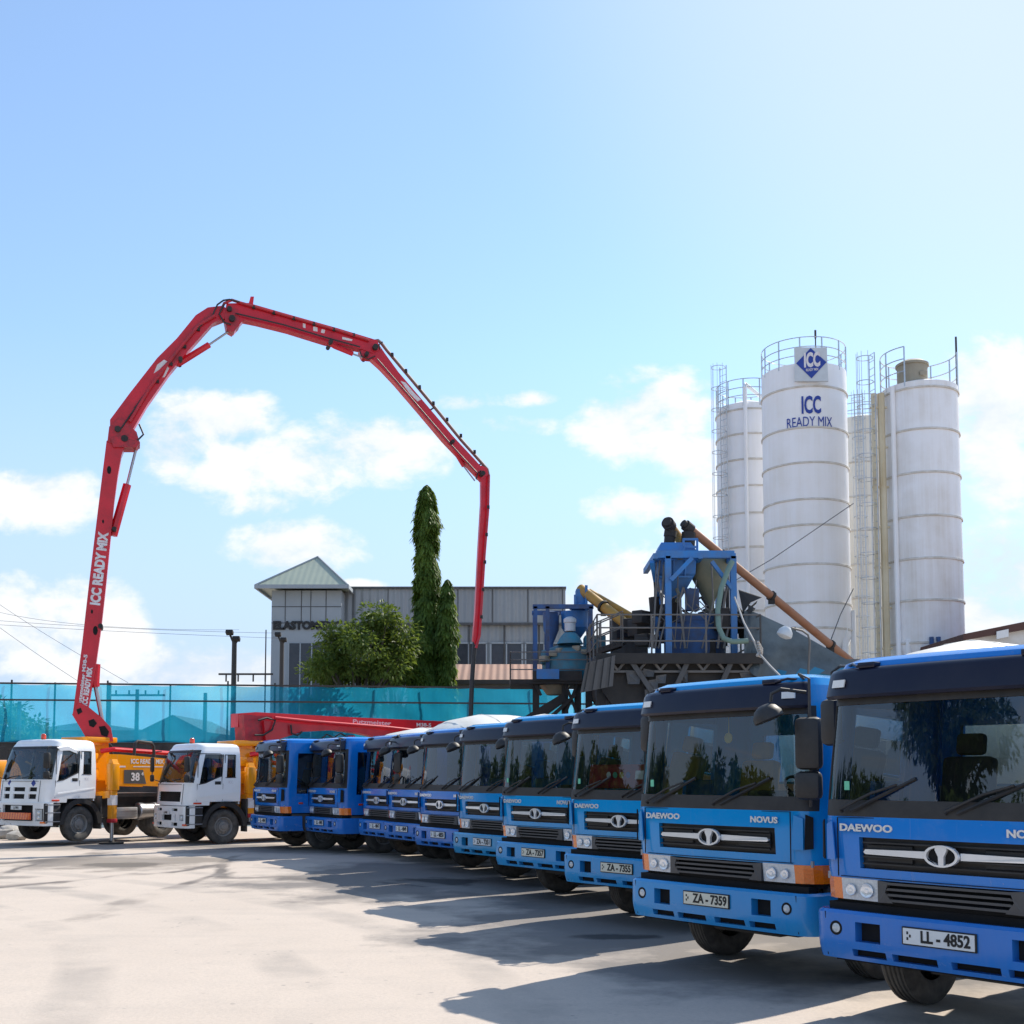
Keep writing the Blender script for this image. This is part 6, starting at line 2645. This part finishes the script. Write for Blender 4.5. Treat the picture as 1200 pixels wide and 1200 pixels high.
lathe(bm, [(.06, sw(0, 743).z), (.2, sw(0, 742).z), (.2, sw(0, 733).z), (.24, sw(0, 732).z), (.24, sw(0, 728).z), (.12, sw(0, 725.5).z), (0, sw(0, 725).z)], T, 18)
build('motor', bm, 'board', sp, 30)
bm = BM()
lathe(bm, [(.5, sw(0, 757).z), (.34, sw(0, 748).z), (.22, sw(0, 744).z)], T, 20)
lathe(bm, [(1.02, z0 + .02), (1.02, sw(0, 768).z), (.9, sw(0, 762).z), (.5, sw(0, 757).z), (0, sw(0, 757).z)], Matrix.Translation((sw(667, 780).x, 44, 0)), 28)
box(bm, (sw(643, 780).x, 43.6, sw(0, 772).z), (.6, .6, .5), bev=.06)
box(bm, (sw(697, 760).x, 44.2, sw(0, 757).z), (.8, .9, .75), bev=.04)
build('pan_mixer', bm, 'pteal', sp, 30)
bm = BM()
for k, (px, py, s) in enumerate(((648, 766, .3), (656, 762, .24), (676, 760, .3), (684, 764, .26), (638, 772, .3))):
    box(bm, sw(px, py, 43.2), (s, s, s * .7), Matrix.Rotation(k * .6, 3, 'Z'), .03)
build('lid_gear', bm, 'beige', sp)
bm = BM()
box(bm, (sw(642, 790, 42.7).x, 42.66, sw(0, 790, 42.7).z), (.82, .05, .36))
build('skirt_panel', bm, 'pblue', sp, 0)
bm = BM()
lathe(bm, [(.3, sw(0, 815).z), (.72, sw(0, 798).z), (.72, z0 - .1)], Matrix.Translation((sw(650, 800).x, 43.8, 0)), 22)
build('discharge_cone', bm, 'beige', sp, 30)
bm = BM()
prism(bm, [sw(614, 840, 43), sw(660, 812, 43), sw(664, 820, 43), sw(628, 846, 43)], (0, 1.4, 0))
prism(bm, [sw(640, 842, 42.9), sw(674, 812, 42.9), sw(676, 815, 42.9), sw(645, 844, 42.9)], (0, .2, 0))
build('chute', bm, 'grime', sp, 0)
bm = BM()
for px in (628, 662, 677, 690):
    for y in (43.2, 45):
        c = sw(px, 800, y)
        box(bm, (c.x, y, z0 / 2), (.24, .24, z0 - .2))
for a, b in (((662, 800), (677, 838)), ((677, 800), (662, 838)), ((626, 798), (634, 815))):
    beam(bm, sw(*a, 43), sw(*b, 43), .1)
build('leg_frame', bm, 'grime', sp, 0)
st = thing('access_stair', 'steel stair with handrails climbing between the two plants', 'stairs', (0, 0, 0))
a, b = sw(690, 768, 42.2), pw(728, 756, 41.2)
bm = BM()
for o in (0, -.7):
    beam(bm, a + Vector((0, o, 0)), b + Vector((0, o, 0)), .06, .2)
for k in range(7):
    c = a.lerp(b, k / 6.0)
    box(bm, c + Vector((0, -.35, .02)), (.22, .7, .04))
build('treads', bm, 'grime', st, 0)
bm = BM()
for o in (0, -.7):
    for h_ in (.5, 1.0):
        tube(bm, [a + Vector((0, o, h_)), b + Vector((0, o, h_ + .1))], .026, 5)
    for k in range(4):
        c = a.lerp(b, k / 3)
        tube(bm, [c + Vector((0, o, 0)), c + Vector((0, o, 1.05))], .026, 5)
build('handrail', bm, 'rail', st)
bm = BM()
box(bm, pw(737, 750, 43.6), (1.3, 1.0, 1.5))
o = build('plant_cabin', bm, 'sheet', None, 0)
tag(o, 'dark box cabin on the plant deck beside the ochre tubes', 'cabin')
bm = BM()
box(bm, pw(737, 741, 43.05), (.9, .04, .4))
build('cabin_window', bm, 'winglass', o, 0)

# roof corner at the right edge
bm = BM()
gy = 46
xa, xb = W(1132, 760, gy).x, W(1420, 760, gy).x
prism(bm, [(xa, gy, W(0, 770, gy).z), (xb, gy, W(0, 770, gy).z), (xb, gy, W(0, 705, gy).z), (xa, gy, W(0, 744, gy).z)], (0, 9, 0))
gs = build('loading_shed', bm, 'drum', None, 0)
tag(gs, 'white loading shed with a brown sloping roof edge at the right border', 'building')
bm = BM()
prism(bm, [W(1129, 750, gy - .3), W(1420, 700, gy - .3), W(1420, 684, gy - .3), W(1129, 743, gy - .3)], (0, 9.6, 0))
build('roof', bm, 'brownsteel', gs, 0)
bm = BM()
prism(bm, [W(1168, 740, gy - .36), W(1182, 737, gy - .36), W(1182, 746, gy - .36), W(1168, 749, gy - .36)], (0, .04, 0))
build('notice_panel', bm, 'wplate', gs, 0)
bm = BM()
for px in (1135, 1280, 1415):
    c = W(px, 760, gy + .2)
    box(bm, (c.x, c.y, 3), (.3, .3, 6))
    box(bm, (c.x, c.y + 8.5, 3), (.3, .3, 6))
build('column', bm, 'concrete', gs, 0)

# left edge: orange machine and pale banner
lm = thing('mobile_tank', 'orange tank unit on wheels cut by the left photo edge', 'tank', (W(-22, 900, 41).x, 41, 0), 0)
bm = BM()
lathe(bm, [(0, 0), (.8, .05), (.85, .15), (.85, 2.1), (.8, 2.2), (0, 2.25)], Matrix.Translation((-1.1, 0, 1.75)) @ Matrix.Rotation(R(90), 4, 'Y'), 24)
build('tank', bm, 'orange', lm)
bm = BM()
box(bm, (0, 0, .8), (2.2, 1.2, .2))
for x in (-.8, .8):
    tube(bm, [(x, -.7, .45), (x, -.45, .45)], .45, 20)
    tube(bm, [(x, .45, .45), (x, .7, .45)], .45, 20)
build('running_gear', bm, 'dgrey', lm)
bm = BM()
c = W(-6, 940, 37)
box(bm, (c.x - .3, 37, 1.2), (.7, .05, 2.3))
o = build('banner', bm, 'board', None, 0)
tag(o, 'pale upright banner at the left photo edge beside the white cab', 'banner')
rg = random.Random(3)
for k in range(14):
    px = rg.uniform(-20, 40)
    c = W(px, 908 + 2873 / rg.uniform(38, 44), 1)
    y = rg.uniform(38, 43)
    c = Vector((W(px, 900, y).x, y, 0))
    bm = BM()
    s = rg.uniform(.18, .42)
    r_ = bmesh.ops.create_icosphere(bm, subdivisions=2, radius=s, matrix=Matrix.Diagonal((1.3, 1, .7, 1)))
    for v in bm.verts:
        v.co += rvec(rg) * s * .14
    o = build('rubble_lump', bm, 'rubble', None, 25, loc=c + Vector((0, 0, s * .4)))
    tag(o, 'pale broken concrete lump on the ground behind the jacked up cab', 'rubble', 'rubble lumps by the left edge')
